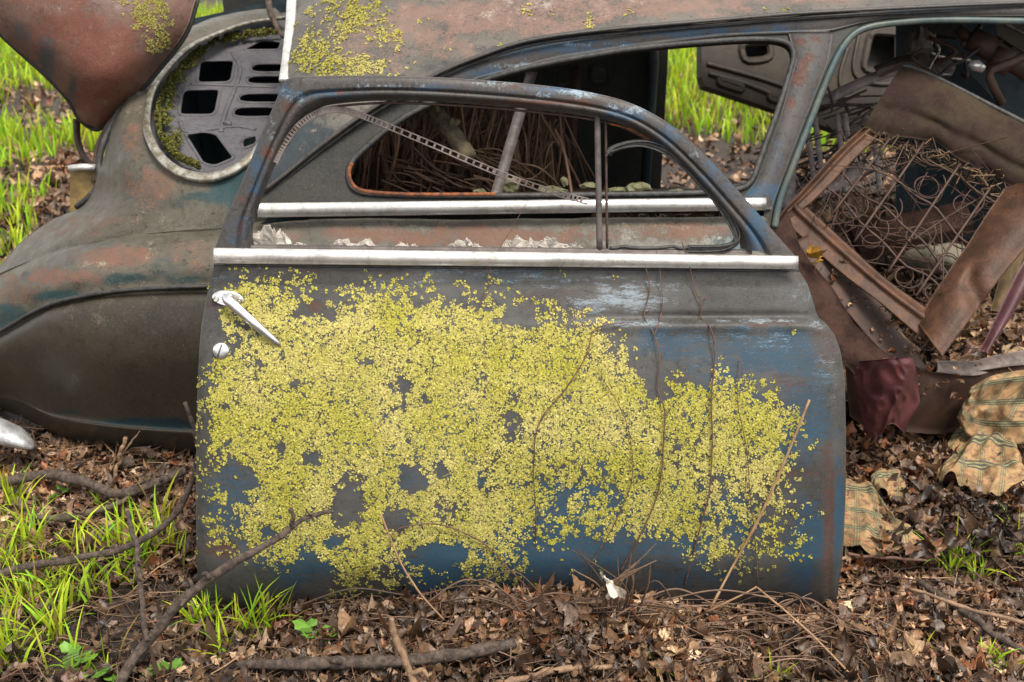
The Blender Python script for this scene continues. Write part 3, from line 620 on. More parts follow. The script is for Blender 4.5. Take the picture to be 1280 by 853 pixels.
def disc(c, n, R, h, k=28, dome=.002):
    a = np.cross(n, [0, 0, 1.]); a /= np.linalg.norm(a); b_ = np.cross(n, a); V = []; Fc = []
    for rr, z in ((R, -.004), (R, h - .001), (R * .93, h), (R * .5, h + dome)):
        V += [c + (a * math.cos(t) + b_ * math.sin(t)) * rr + n * z for t in np.arange(k) * 2 * math.pi / k]
    for j in range(3): Fc += [(j * k + i, j * k + (i + 1) % k, (j + 1) * k + (i + 1) % k, (j + 1) * k + i) for i in range(k)]
    Fc.append(tuple(3 * k + i for i in range(k))); return V, Fc
ol = float(door_off(np.array(277.), np.array(438.))); lc = PP(277, 438.5, DP, ol)
lk = MB().add(*disc(lc, DN, .0148, .006, dome=.0006)).build('key_lock', M['handle'], door)
a = np.array([.35, 0, .93]); a -= DN * (a @ DN); a /= np.linalg.norm(a); MB().add(*boxv(lc + DN * .0085 + np.cross(DN, a) * .002, .0012, .002, .026, np.cross(DN, a), DN, a)).build('lock_slot', M['rubber'], lk)
# crazed glass remains
def lump(c, sx, sz, r, sy=.35, seed=0, ang=True):
    k1, k2 = 14, 9; V = []; Fc = []; rr = np.random.default_rng(seed)
    cut = [(rr.normal(0, 1, 3), rr.uniform(.55, .85)) for _ in range(9)]; cut = [(q_ / np.linalg.norm(q_), h) for q_, h in cut]
    for j in range(k2):
        ph = math.pi * j / (k2 - 1)
        for i in range(k1):
            th = 2 * math.pi * i / k1; v = np.array([math.sin(ph) * math.cos(th), math.sin(ph) * math.sin(th), math.cos(ph)])
            for q_, h in cut:
                e = v @ q_
                if e > h: v = v - q_ * (e - h)
            v = v * (1 + rr.normal(0, .10)); V.append(c + v * np.array([sx, sx * sy, sz]))
    for j in range(k2 - 1):
        for i in range(k1): Fc.append((j * k1 + i, j * k1 + (i + 1) % k1, (j + 1) * k1 + (i + 1) % k1, (j + 1) * k1 + i))
    return V, Fc
for s_, (x, y, sx, sz) in enumerate([(336, 290, 19, 18), (426, 304, 14, 9), (455, 304, 18, 8), (502, 307, 10, 6), (516, 308, 6, 4), (580, 305, 20, 11), (645, 303, 19, 13), (683, 303, 24, 14), (664, 305, 16, 10), (718, 307, 10, 9), (372, 306, 9, 4)]):
    q_ = PP(x, y, DP, -.026); k = np.linalg.norm(q_ - np.array([0, 0, CH])) / F
    mg = MB(); rg_ = np.random.default_rng(s_ + 30)
    for _ in range(int(5 + sx * .9)):
        u_ = rg_.uniform(-1, 1); c_ = q_ + np.array([u_ * sx * k, rg_.uniform(-.006, .006), -sz * k * .8]); hgt_ = sz * k * 1.7 * (1 - .65 * abs(u_)) * rg_.uniform(.6, 1.1); wd_ = sx * k * rg_.uniform(.25, .5)
        n3 = 5; ang_ = np.sort(rg_.uniform(0, math.pi, n3)); tl2 = rg_.normal(0, .5); yw = rg_.normal(0, .5)
        poly = [c_ + np.array([-wd_, 0, 0])] + [c_ + np.array([-math.cos(t_) * wd_ * math.cos(yw), math.sin(t_) * hgt_ * math.sin(tl2) * .4 + math.cos(t_) * wd_ * math.sin(yw), math.sin(t_) * hgt_ * rg_.uniform(.75, 1.05)]) for t_ in ang_] + [c_ + np.array([wd_, 0, 0])]
        poly = np.array(poly); m3 = len(poly); mg.add(np.vstack([poly, poly + np.array([0, .004, 0])]), [tuple(range(m3)), tuple(range(2 * m3 - 1, m3 - 1, -1))] + [(i, i + m3, (i + 1) % m3 + m3, (i + 1) % m3) for i in range(m3)])
    mg.build('glass_shard', M['glass'], door, smooth=False)

# ------------------------------------------------------------------ the wreck
car = thing('wrecked_car', 'rusting doorless old two door car body sunk in leaf litter behind the loose door', 'car', (0, 3.2, 0))
# rear deck and quarter round the rear window
cols = [
 [(358, 24, 3.62), (352, 18, 3.64), (348, 14, 3.66), (344, 10, 3.70)],
 [(300, 33, 3.46), (294, 26, 3.48), (290, 22, 3.50), (287, 18, 3.56)],
 [(250, 54, 3.25), (241, 46, 3.27), (236, 41, 3.29), (232, 37, 3.36)],
 [(206, 93, 3.02), (190, 86, 3.04), (182, 82, 3.06), (176, 79, 3.14)],
 [(185, 143, 2.84), (166, 141, 2.85), (152, 138, 2.88), (144, 135, 2.97)],
 [(190, 187, 2.70), (166, 196, 2.69), (146, 200, 2.73), (128, 200, 2.84)],
 [(208, 208, 2.64), (180, 229, 2.63), (148, 246, 2.66), (108, 254, 2.80)],
 [(218, 216, 2.62), (190, 240, 2.60), (132, 264, 2.65), (64, 277, 2.84)],
 [(232, 223, 2.60), (204, 252, 2.575), (112, 283, 2.62), (24, 306, 2.84)],
 [(246, 226, 2.585), (218, 260, 2.56), (100, 297, 2.60), (-6, 344, 2.76)],
 [(262, 226, 2.58), (236, 266, 2.54), (140, 293, 2.555), (50, 323, 2.63)],
 [(280, 222, 2.58), (258, 270, 2.53), (190, 288, 2.53), (118, 303, 2.555)],
 [(308, 204, 2.59), (292, 275, 2.515), (250, 285, 2.51), (198, 291, 2.507)],
 [(336, 172, 2.62), (335, 262, 2.505), (335, 272, 2.49), (320, 284, 2.48)]]
rows = [[c_[j] for c_ in cols] for j in range(4)]
Gq = ctrl(rows, 200, 60)
bl = [(165, 175, 22, 30, .45, 0), (185, 235, 40, 30, .42, 0), (180, 215, 10, 12, .5, 0), (100, 290, 60, 14, .25, 0), (230, 255, 50, 8, .25, 1), (200, 150, 10, 60, .2, 1), (180, 270, 60, 18, .15, 2), (120, 280, 30, 10, .2, 1), (300, 240, 50, 34, 1.0, 1), (255, 245, 40, 12, .6, 1), (120, 275, 70, 10, .3, 0)]
sheet('rear_deck', Gq, M['body'], car, .004, lambda a, b_: blobs(bl, a, b_, 1, 21), bumpy=.010)
# fender bulge and body side to the door opening
fx = [-70, 0, 60, 130, 200, 285, 400, 600, 800, 962]
cr_ = [(-70, 378, 2.92), (0, 343, 2.73), (60, 319, 2.61), (130, 301, 2.545), (200, 291, 2.505), (285, 285, 2.48), (400, 274, 2.47), (600, 274, 2.47), (800, 272, 2.47), (962, 270, 2.47)]
f1 = [(-70, 392, 2.85), (0, 356, 2.65), (60, 332, 2.53), (130, 315, 2.465), (200, 307, 2.435), (285, 302, 2.42), (400, 292, 2.44), (600, 292, 2.44), (800, 290, 2.44), (962, 288, 2.44)]
f2 = [(-70, 415, 2.78), (0, 382, 2.58), (60, 356, 2.455), (130, 339, 2.405), (200, 333, 2.385), (285, 330, 2.375), (400, 325, 2.40), (600, 325, 2.40), (800, 325, 2.40), (962, 320, 2.40)]
f3 = [(-70, 450, 2.76), (0, 413, 2.555), (60, 380, 2.44), (130, 364, 2.39), (200, 358, 2.372), (285, 355, 2.365), (400, 360, 2.38), (600, 370, 2.38), (800, 370, 2.38), (962, 365, 2.38)]
Gb = ctrl([cr_, f1, f2, f3], 200, 60)
bb = [(60, 345, 70, 16, .62, 0), (150, 322, 70, 16, .60, 0), (178, 318, 14, 12, .8, 0), (20, 365, 30, 20, .45, 0), (240, 320, 40, 20, .28, 0), (580, 295, 250, 16, .60, 0), (850, 290, 110, 16, .52, 0), (640, 300, 120, 12, .65, 0), (10, 395, 30, 30, .7, 1), (60, 370, 60, 10, .65, 1), (150, 350, 60, 10, .5, 1), (210, 335, 30, 26, .35, 1), (920, 300, 40, 16, .75, 1), (400, 300, 60, 20, .3, 1), (520, 282, 60, 6, .3, 2), (800, 284, 80, 8, .3, 2), (190, 315, 14, 22, .3, 2), (30, 345, 6, 8, 1.0, 1), (90, 330, 60, 6, .2, 2), (240, 350, 30, 8, .5, 1)]
sheet('rear_fender', Gb, M['body'], car, .004, lambda a, b_: blobs(bb, a, b_, 1, 24), bumpy=.012)
MB().add(*tubev(crs([P(*q_) for q_ in cr_[:6]], 50) + np.array([0, -.001, .001]), .0022, 6)).build('fender_crease', M['body'], car)
# fender skirt
s0 = [(-70, 452, 2.775), (0, 415, 2.572), (60, 382, 2.456), (130, 366, 2.405), (200, 360.5, 2.387), (300, 357.5, 2.38)]
s1 = [(-60, 462, 2.73), (2, 432, 2.52), (62, 402, 2.41), (130, 390, 2.365), (200, 386, 2.35), (300, 384, 2.345)]
s2 = [(-50, 478, 2.73), (4, 458, 2.53), (64, 450, 2.405), (132, 450, 2.355), (200, 450, 2.34), (300, 450, 2.335)]
s3 = [(-40, 490, 2.80), (14, 492, 2.60), (66, 512, 2.46), (132, 522, 2.41), (200, 528, 2.40), (300, 533, 2.395)]
s35 = [(-36, 494, 2.82), (18, 503, 2.61), (68, 524, 2.455), (132, 535, 2.405), (200, 541, 2.395), (300, 546, 2.39)]
s4 = [(-30, 500, 2.92), (26, 522, 2.66), (74, 548, 2.53), (136, 560, 2.48), (204, 572, 2.46), (300, 582, 2.45)]
sk = [(180, 528, 90, 7, .9, 1), (80, 515, 30, 5, .6, 1), (230, 533, 50, 8, .9, 1), (120, 390, 80, 30, .25, 2), (190, 395, 60, 40, .2, 2), (50, 540, 60, 14, .55, 0), (20, 470, 20, 30, .35, 0)]
sheet('fender_skirt', ctrl([s0, s1, s2, s3, s35, s4], 120, 70), M['skirt'], car, .004, lambda a, b_: blobs(sk, a, b_, .6, 27), bumpy=.006)
MB().add(*tubev(crs([np.array(P(*q_)) + np.array([0, -.006, -.002]) for q_ in f3[:6]], 60), .0045, 8)).build('skirt_moulding', M['rubber'], car)
# inner wheel well/lower body behind the door
lb = [[(x, y, Y) for x in (300, 500, 700, 962)] for y, Y in ((372, 2.385), (450, 2.37), (520, 2.40), (566, 2.47))]
sheet('rocker_panel', ctrl(lb, 50, 30), M['body'], car, .004, None)
# roof
rail = [(330, 240, 2.50), (400, 183, 2.535), (470, 133, 2.565), (545, 93, 2.595), (600, 70, 2.61), (660, 51, 2.62), (750, 38, 2.635), (900, 25, 2.65), (1030, 15, 2.66), (1300, 3, 2.68), (1600, -5, 2.7)]
r1 = [(334, 205, 2.525), (372, 145, 2.58), (432, 92, 2.63), (515, 55, 2.70), (575, 35, 2.71), (645, 20, 2.72), (740, 9, 2.73), (895, -2, 2.75), (1028, -8, 2.76), (1300, -16, 2.78), (1600, -20, 2.8)]
r2 = [(340, 168, 2.60), (363, 98, 2.70), (410, 42, 2.80), (490, 10, 2.84), (560, -8, 2.86), (640, -18, 2.88), (740, -25, 2.89), (895, -32, 2.90), (1028, -38, 2.9), (1300, -44, 2.92), (1600, -46, 2.94)]
r3 = [(352, 118, 2.70), (366, 20, 3.0), (410, -25, 3.15), (490, -48, 3.2), (560, -57, 3.22), (640, -62, 3.25), (740, -66, 3.25), (895, -69, 3.25), (1028, -71, 3.25), (1300, -74, 3.25), (1600, -75, 3.25)]
r4 = [(358, 70, 2.85), (372, -20, 3.3), (415, -45, 3.5), (490, -56, 3.6), (560, -62, 3.6), (640, -65, 3.6), (740, -67, 3.6), (895, -68, 3.6), (1028, -69, 3.6), (1300, -70, 3.6), (1600, -70, 3.6)]
r5 = [(362, 40, 3.0), (378, -18, 3.7), (425, -22, 3.95), (495, -15, 3.98), (560, -12, 4.0), (640, -12, 4.0), (740, -12, 4.0), (895, -12, 4.0), (1028, -12, 4.0), (1300, -12, 4.0), (1600, -12, 4.0)]
Gr = ctrl([rail, r1, r2, r3, r4, r5], 260, 110)
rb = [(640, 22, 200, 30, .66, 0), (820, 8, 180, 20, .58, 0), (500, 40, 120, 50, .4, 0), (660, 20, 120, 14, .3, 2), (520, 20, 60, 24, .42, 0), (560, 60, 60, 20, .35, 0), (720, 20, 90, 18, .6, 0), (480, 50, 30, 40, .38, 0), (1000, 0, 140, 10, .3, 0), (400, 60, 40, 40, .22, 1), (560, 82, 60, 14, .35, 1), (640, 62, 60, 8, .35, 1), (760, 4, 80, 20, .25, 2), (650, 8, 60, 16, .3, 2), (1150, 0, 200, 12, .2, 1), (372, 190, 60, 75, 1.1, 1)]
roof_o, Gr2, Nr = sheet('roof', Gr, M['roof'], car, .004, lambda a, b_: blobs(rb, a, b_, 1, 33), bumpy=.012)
# roof lichen
r = np.random.default_rng(22)
c, nn = sample_grid(Gr2[:60], Nr[:60], r, 42000); px, py = proj(c)
d = blobs([(430, 20, 75, 40, .9, 0), (430, 82, 75, 24, 1.0, 0), (400, 60, 40, 40, .9, 0), (470, 40, 50, 50, .45, 0), (640, 30, 160, 40, .16, 0), (560, 40, 60, 40, .22, 0), (960, 5, 60, 14, .3, 0), (520, 70, 40, 20, .2, 0)], px, py, .6, 3)[..., 0]
acc = (d + (fbm(px / 16, py / 16, 51, 4) - .5) * 1.5 + (vn(px / 2.8, py / 2.8, 57) - .5) * .8 > .68) & (py < 150); px2 = px[acc]
LP, LN = rosettes(c[acc], nn[acc], r.uniform(.002, .006, acc.sum()), 4, r); px, py = proj(LP)
lobes('roof_lichen', LP, LN, r.uniform(.0014, .0030, len(LP)), lcol(px, py, r, len(LP)) * .85, M['lichen'], car, 6, .0018, .35)
# drip rail
rp = crs([P(*q_) for q_ in rail], 160); mb = MB(); mb.add(*tubev(rp + np.array([0, -.012, .002]), .0075, 10, flat=.6)); mb.build('drip_rail', M['frame'], car)
MB().add(*tubev(rp + np.array([0, -.008, -.011]), .0035, 6)).build('under_rail_strip', M['rubber'], car)  # thin dark strip running just below the drip rail
# side surround of the quarter window with the centre pillar
SPL = plane3(P(640, 262, 2.475), P(960, 262, 2.475), P(900, 40, 2.655))
outl = [(300, 262), (330, 236), (400, 184), (470, 135), (545, 96), (600, 72), (660, 54), (750, 41), (900, 28), (1030, 18), (1300, 6), (1300, 24), (1180, 22), (1110, 25), (1075, 32), (1058, 45), (1040, 75), (1015, 135), (990, 200), (972, 250), (968, 290), (955, 290), (955, 264)]
hole = crs([(436, 224), (446, 238), (475, 243), (560, 245), (700, 244), (850, 242), (915, 238), (938, 228), (948, 205), (960, 172), (975, 130), (988, 88), (992, 68), (984, 54), (955, 49), (900, 51), (800, 60), (700, 76), (620, 95), (550, 124), (500, 150), (455, 186), (438, 206)], 120, True)
plate('quarter_window_surround', outl, [list(map(tuple, hole))], SPL, .035, M['side'], car)
hh = crs(hole, 200, True); hq = [PP(x, y, SPL, .004) for x, y in hh] ; hq = hq + hq[:2]
MB().add(*tubev(hq, .0065, 8, False, flat=.7, nrm=SPL[0])).build('window_seal', M['rubber'], car)
MB().add(*tubev([PP(x, y - 2, SPL, .006) for x, y in crs([(440, 206), (436, 218), (440, 232), (455, 241), (500, 245), (560, 245.5), (620, 245)], 50)], .0048, 8)).build('rusted_window_lip', M['orange'], car)
# second moulding under the rail
l2 = crs([(500, 148), (545, 122), (600, 100), (650, 84), (700, 73), (800, 57), (900, 45), (980, 41), (1036, 40)], 80)
MB().add(*tubev([PP(x, y, SPL, .002) for x, y in l2], .004, 8)).build('inner_moulding', M['frame'], car)
l3 = crs([(330, 238), (380, 200), (430, 162), (470, 133), (505, 115)], 30); MB().add(*tubev([PP(x, y, SPL, .012) for x, y in l3], .004, 8)).build('sail_moulding', M['frame'], car)
# rail header face (blue grey band) between drip rail and window
G = []
for t in np.linspace(0, 1, 10):
    row = []
    for x in np.linspace(520, 1300, 90):
        yt = np.interp(x, [520, 545, 600, 660, 750, 900, 1030, 1300], [109, 97, 73, 55, 42, 29, 19, 7]); yb = np.interp(x, [520, 600, 700, 800, 900, 1040, 1070, 1110, 1180, 1300], [128, 97, 71, 55, 43, 38, 30, 23, 20, 20])
        row.append(PP(x, yt - 3.5 + (yb - yt + 3.5) * t, SPL, .006 + .006 * math.sin(t * math.pi)))
    G.append(row)
hb_ = [(700, 60, 160, 14, .55, 1), (900, 40, 160, 12, .5, 1), (620, 90, 60, 14, .4, 1), (740, 56, 60, 4, .4, 2), (650, 82, 50, 5, .4, 2), (690, 46, 20, 3, .9, 0), (1150, 12, 100, 8, .4, 1)]
sheet('header', np.array(G), M['frame'], car, .002, lambda a, b_: blobs(hb_, a, b_, 1, 44))
# centre pillar face
G = []
for t in np.linspace(0, 1, 60):
    y = 40 + 222 * t; xl = np.interp(y, [40, 58, 75, 100, 150, 200, 225, 240, 262], [985, 990, 995, 988, 974, 956, 946, 935, 915]); xr = np.interp(y, [40, 75, 135, 200, 262], [1042, 1036, 1012, 986, 964])
    G.append([PP(xl + (xr - xl) * s, y, SPL, .005 + .010 * math.sin(s * math.pi) ** .6) for s in np.linspace(0, 1, 16)])
pb = [(1012, 73, 7, 7, 1.0, 0), (998, 100, 9, 14, .9, 0), (1000, 53, 8, 6, .8, 0), (988, 130, 8, 8, .95, 0), (1018, 50, 10, 6, .5, 0), (1005, 90, 8, 20, .7, 0), (970, 200, 14, 40, .4, 1), (950, 240, 30, 16, .65, 1), (975, 245, 20, 20, .75, 1), (1020, 110, 6, 60, .3, 1)]
sheet('centre_pillar', np.array(G), M['frame'], car, .002, lambda a, b_: blobs(pb, a, b_, .5, 46))
gt = crs([(1300, 27), (1180, 25), (1115, 29), (1080, 36), (1060, 50), (1042, 80), (1018, 138), (993, 202), (975, 250), (968, 285)], 90)
MB().add(*tubev([PP(x, y, SPL, .004) for x, y in gt], .0085, 8, flat=.6, nrm=SPL[0])).build('door_opening_trim', simple('teal_grey_metal', (.075, .085, .068), (.03, .055, .06), .45, .2, 18, .3, .002), car)
# belt chrome on the car
strip(322, 958, 254, 247, 18, 16, plane3(P(300, 262, 2.45), P(900, 262, 2.45), P(600, 200, 2.47)), 'belt_trim', car, M['chrome'], offb=.002, hgt=.014)
# inner window divider
mb = MB(); G = np.array([[PP(612 + 46 * t + s * 14, 246 - 156 * t, SPL, -.05) for s in (0, 1)] for t in np.linspace(0, 1, 20)]); sheet('window_divider', G, M['greymetal'], car, .006, None)
# rear window chrome ring and its upper edge
rg = [(366, -14, 3.12), (364, 30, 2.95), (360, 70, 2.82), (356, 100, 2.72)]
ring = [(346, 150, 2.665), (330, 180, 2.62), (308, 204, 2.592), (282, 219, 2.58), (255, 224, 2.58), (226, 217, 2.602), (204, 201, 2.645), (190, 180, 2.70), (184, 155, 2.79), (190, 118, 2.91), (208, 90, 3.03), (236, 62, 3.18), (270, 45, 3.34), (310, 31, 3.50), (356, 24, 3.62)]
rpts = crs([P(*q_) for q_ in ring], 140); MB().add(*tubev(rpts + np.array([0, -.004, .004]), np.interp(np.linspace(0, 1, 140), [0, .25, .55, 1], [.012, .0135, .010, .008]), 12, flat=.7)).build('rear_window_trim', M['dull_chrome'], car)
MB().add(*tubev(crs([P(*q_) for q_ in rg], 30) + np.array([0, -.01, 0]), np.linspace(.013, .0125, 30), 10, flat=.6)).build('upper_window_trim', M['chrome'], car)
# shelf panel with stamped holes
SH = plane3(P(262, 215, 2.60), P(195, 130, 2.90), P(345, 45, 3.45))
so = crs([(345, 190), (312, 216), (284, 230), (255, 236), (216, 228), (188, 208), (174, 182), (170, 150), (178, 110), (196, 80), (230, 52), (268, 34), (320, 18), (372, 12), (392, 50), (388, 100), (372, 150)], 90, True)
holes_ = [rrect([(254, 80), (290, 79), (284, 100), (250, 101)]), rrect([(233, 116), (272, 115), (264, 141), (227, 141)]), rrect([(234, 172), (262, 168), (290, 194), (262, 206)], .2),
          rrect([(318, 81), (362, 81), (362, 90), (314, 90)], .42), rrect([(312, 96), (362, 96), (362, 105), (310, 105)], .42), rrect([(302, 118), (360, 118), (358, 128), (299, 128)], .42), rrect([(296, 135), (346, 135), (342, 146), (292, 146)], .42), rrect([(304, 62), (330, 52), (350, 54), (346, 62)], .25), rrect([(304, 176), (318, 170), (320, 178), (306, 186)], .3)]
SHO = -.045
hb2 = []
for h_ in holes_:
    a_ = np.array(h_); c_ = a_.mean(0); w_s = np.array([4.5, 3.5]) if np.ptp(a_[:, 1]) > 15 else np.array([2.5, 1.2]); hb2.append([tuple(p_ + np.sign(p_ - c_) * w_s * np.minimum(1, np.abs(p_ - c_) / 4)) for p_ in a_])
plate('rear_shelf_panel', list(map(tuple, so)), hb2, SH, .004, M['shelf'], car, rim=.0045, offn=SHO)
mb = MB()
for cur in ([(238, 105), (290, 107), (345, 109)], [(225, 152), (235, 165), (290, 158), (320, 162)], [(290, 66), (300, 90), (282, 140), (276, 165)]):
    mb.add(*tubev([PP(x, y, SH, SHO + .001) for x, y in crs(cur, 24)], .006, 8, flat=.5, nrm=SH[0]))
mb.add(*lump(PP(284, 157, SH, SHO + .001), .014, .012, r, .5, 5)); mb.build('panel_swage', M['shelf'], car)
box = [P(175, 145, 2.98), P(260, 232, 2.75), P(370, 140, 2.9), P(370, 20, 3.8), P(240, 50, 3.5)]
mb = MB(); tp_ = np.array(box) - np.array([0, 0, .10]); tp_[3:, 2] += .16; tp_[0, 2] += .06; bt_ = tp_ - np.array([0, 0, .6]); k = 5
mb.add(np.vstack([tp_, bt_]), [(i, (i + 1) % k, (i + 1) % k + k, i + k) for i in range(k)] + [tuple(k + i for i in range(k))]); mb.build('boot_lining', M['darkblue'], car, smooth=False)
# moss along the ring
r = np.random.default_rng(31); mc = crs([PP(x, y, SH, -.025) for x, y in [(352, 42), (315, 44), (280, 50), (245, 68), (215, 97), (200, 125), (195, 155), (205, 185), (225, 203), (250, 214)]], 400)
inn = PP(268, 130, SH) ; n = 16000; ii = r.integers(0, 400, n); dw = inn - mc[ii]; dw /= np.linalg.norm(dw, axis=1)[:, None]
wdt = np.abs(r.normal(0, .5, n)) * np.interp(ii, [0, 60, 120, 200, 250, 300, 400], [.05, .03, .045, .08, .045, .09, .015]) * .55 * (.5 + vn(ii / 14., 0, 3))
kp = vn(ii / 10., wdt * 60, 8) > .28; pos = (mc[ii] + dw * wdt[:, None])[kp]; pos[:, 2] += r.uniform(0, .012, len(pos)) - .012 * sst(0, .05, wdt[kp]); nr_ = np.tile(SH[0] + np.array([0, 0, .8]), (len(pos), 1)); nr_ /= np.linalg.norm(nr_, axis=1)[:, None]
mcol = (np.array([.10, .105, .022]) * r.uniform(.45, 1.6, (len(pos), 1))); brown = r.random(len(pos)) < .2; mcol[brown] = np.array([.09, .06, .035])
mo = lobes('moss', pos, nr_, r.uniform(.002, .0042, len(pos)), mcol, M['moss'], None, 9, .004, .8); props(mo, 'green brown moss growing along the rear window channel', kind='stuff')
# trunk lid, open
rows = []
for y, xl, xr, yb, Y in [(-90, -110, 268, 0, 3.08), (-40, -72, 256, 0, 3.02), (0, -38, 245, 0, 2.96), (45, 2, 229, 0, 2.93), (95, 57, 190, 0, 2.92), (128, 87, 160, 0, 2.93), (146, 97, 145, 2, 2.945), (155, 104, 136, 3, 2.955), (160, 114, 125, 1, 2.965)]:
    row = []
    for s in np.linspace(0, 1, 9):
        row.append((xl + (xr - xl) * s, y + yb * math.sin(s * math.pi) + (1 - math.sin(s * math.pi)) * -1.5, Y - .10 * math.sin(s * math.pi) ** .8 * min(1, (xr - xl) / 120)))
    rows.append(row)
lb_ = [(130, 70, 60, 60, .75, 0), (90, 30, 70, 40, .5, 0), (120, 120, 40, 34, .7, 0), (60, 70, 14, 60, .8, 1), (90, 120, 8, 40, .8, 1), (30, 40, 20, 20, .5, 1), (205, 40, 16, 60, .4, 1), (70, 10, 40, 12, .25, 2), (140, 130, 30, 14, .2, 2), (140, 40, 20, 50, .15, 2), (50, -20, 90, 30, .4, 0)]
Gt = ctrl(rows, 110, 90)
_, Gt2, Nt = sheet('trunk_lid', Gt, M['lid'], car, .014, lambda a, b_: blobs(lb_, a, b_, 1, 52), bumpy=.012)
r = np.random.default_rng(42); c, nn = sample_grid(Gt2, Nt, r, 22000); px, py = proj(c)
d = blobs([(185, 10, 45, 60, .85, 0), (195, 50, 30, 30, .8, 0), (150, 0, 60, 20, .5, 0), (70, 65, 20, 10, .35, 0), (120, 30, 60, 40, .25, 0)], px, py, .6, 3)[..., 0]; acc = (d + (fbm(px / 9, py / 9, 53, 3) - .5) * 1.2 > .72)
LP, LN = rosettes(c[acc], nn[acc], r.uniform(.001, .004, acc.sum()), 3, r); px, py = proj(LP); lobes('lid_lichen', LP, LN, r.uniform(.0011, .0022, len(LP)), lcol(px, py, r, len(LP)) * np.array([.7, .68, .8]), M['lichen'], car, 6, .0015, .35)
eg = crs([P(*q_) for q_ in [(-38, 0, 2.965), (2, 45, 2.94), (57, 95, 2.93), (87, 128, 2.94), (98, 148, 2.955), (114, 160.5, 2.972), (126, 160, 2.972), (146, 146, 2.955), (161, 128, 2.94), (191, 95, 2.93), (230, 45, 2.94), (246, 0, 2.97)]], 90)
MB().add(*tubev(eg + np.array([0, .006, 0]), .0075, 8)).build('lid_hem', M['side'], car)
MB().add(*tubev(crs([P(96, 150, 3.02), P(97, 175, 3.0), P(105, 196, 2.97), P(120, 210, 2.93), P(132, 214, 2.9)], 30), .016, 10, flat=.5)).build('trunk_hinge', M['rust'], car)
MB().add(*tubev(crs([P(152, 133, 2.92), P(140, 155, 2.90), P(129, 180, 2.87), P(124, 205, 2.85), P(124, 228, 2.82), P(112, 246, 2.81), (P(96, 259, 2.82))], 40), .0085, 8)).build('trunk_seal', M['rubber'], car)
MB().add(*tubev(crs([P(148, 137, 2.94), P(134, 158, 2.92), P(122, 182, 2.90), P(118, 208, 2.88), P(117, 228, 2.86)], 40), .006, 8)).build('trunk_gutter', M['rust'], car)
# tail lamp
tl = MB(); A_ = [(88, 208), (118, 207), (124, 215), (121, 246), (108, 258), (87, 266)]; n_a = len(A_)
f_ = [P(x, y, 2.86) for x, y in A_]; b_ = [P(x, y, 2.98) for x, y in A_]
tl.add(np.array(f_ + b_), [tuple(range(n_a))[::-1], tuple(range(n_a, 2 * n_a))] + [(i, (i + 1) % n_a, (i + 1) % n_a + n_a, i + n_a) for i in range(n_a)]); tlo = tl.build('tail_lamp', M['amber'], car, smooth=False)
MB().add(*tubev([P(87, 211, 2.853), P(103, 209, 2.85), P(119, 210, 2.853)], .009, 10)).build('lamp_cap', M['chrome'], tlo)
# floor, far side, far door
def flat(name, pts, mat, par, th=.01):
    p = np.array(pts, float); k = len(p); n = np.cross(p[1] - p[0], p[2] - p[0]); n /= np.linalg.norm(n)
    return MB().add(np.vstack([p, p - n * th]), [tuple(range(k)), tuple(range(2 * k - 1, k - 1, -1))] + [(i, (i + 1) % k, (i + 1) % k + k, i + k) for i in range(k)]).build(name, mat, par, smooth=False)
xs_ = np.linspace(-.75, 2.2, 40); ys_ = np.linspace(2.5, 4.05, 24); XX, YY = np.meshgrid(xs_, ys_); ZZ = FLOORZ - .05 + (fbm(XX * 3, YY * 3, 2) - .4) * .12 * (XX > .2)
sheet('floor_pan', np.stack([XX, YY, ZZ], -1), M['rust'], car, .01)
FW = plane3(P(500, 200, 4.0), P(800, 200, 4.0), P(640, 60, 3.92))
far_o = [(330, 330), (330, 20), (600, -10), (818, -6), (819, 140), (812, 330)]
far_h = [rrect([(696, 86), (716, 84), (716, 108), (696, 110)], .4), rrect([(738, 80), (762, 82), (762, 104), (738, 106)], .4), rrect([(640, 130), (672, 118), (680, 190), (650, 200)], .3)]
plate('far_side_panel', far_o, far_h, FW, .03, M['dark'], car, rim=.008)
flat('far_backing', [(-1.0, 4.12, .1), (.55, 4.12, .1), (.55, 4.08, 1.0), (-1.0, 4.08, 1.0)], M['dark'], car)
MB().add(*tubev([P(722, 84, 3.85), P(716, 150, 3.85), P(714, 250, 3.85)], .032, 8, flat=.5)).build('inner_brace', M['rust'], car)
MB().add(*tubev([P(815, 10, 3.9), P(817, 80, 3.9), P(812, 150, 3.9), P(806, 240, 3.9)], .03, 8, flat=.6)).build('far_pillar', M['darkblue'], car)
FD = plane3(P(880, 60, 4.15), P(1180, 60, 4.35), P(980, 140, 4.12))
fd_o = [(877, 52), (895, 30), (1000, 5), (1190, 0), (1190, 190), (1060, 168), (980, 141), (900, 114), (881, 108), (877, 95)]
fd_h = [rrect([(925, 54), (962, 52), (964, 74), (930, 78)], .35), rrect([(899, 98), (927, 107), (927, 114), (899, 105)], .25), rrect([(1088, 40), (1122, 42), (1122, 92), (1078, 88)], .2), rrect([(962, 118), (976, 122), (976, 128), (962, 124)], .3)]
fdo = plate('far_door', fd_o, fd_h, FD, .05, M['drab'], car, rim=.014)
fdo['label'] = 'far door hanging open showing its drab pressed inner panel'
flat('far_door_skin', [PP(x, y, FD, -.10) for x, y in [(882, 56), (1000, 8), (1190, 4), (1190, 186), (1060, 164), (886, 104)]], M['dark'], car)
mb = MB(); 
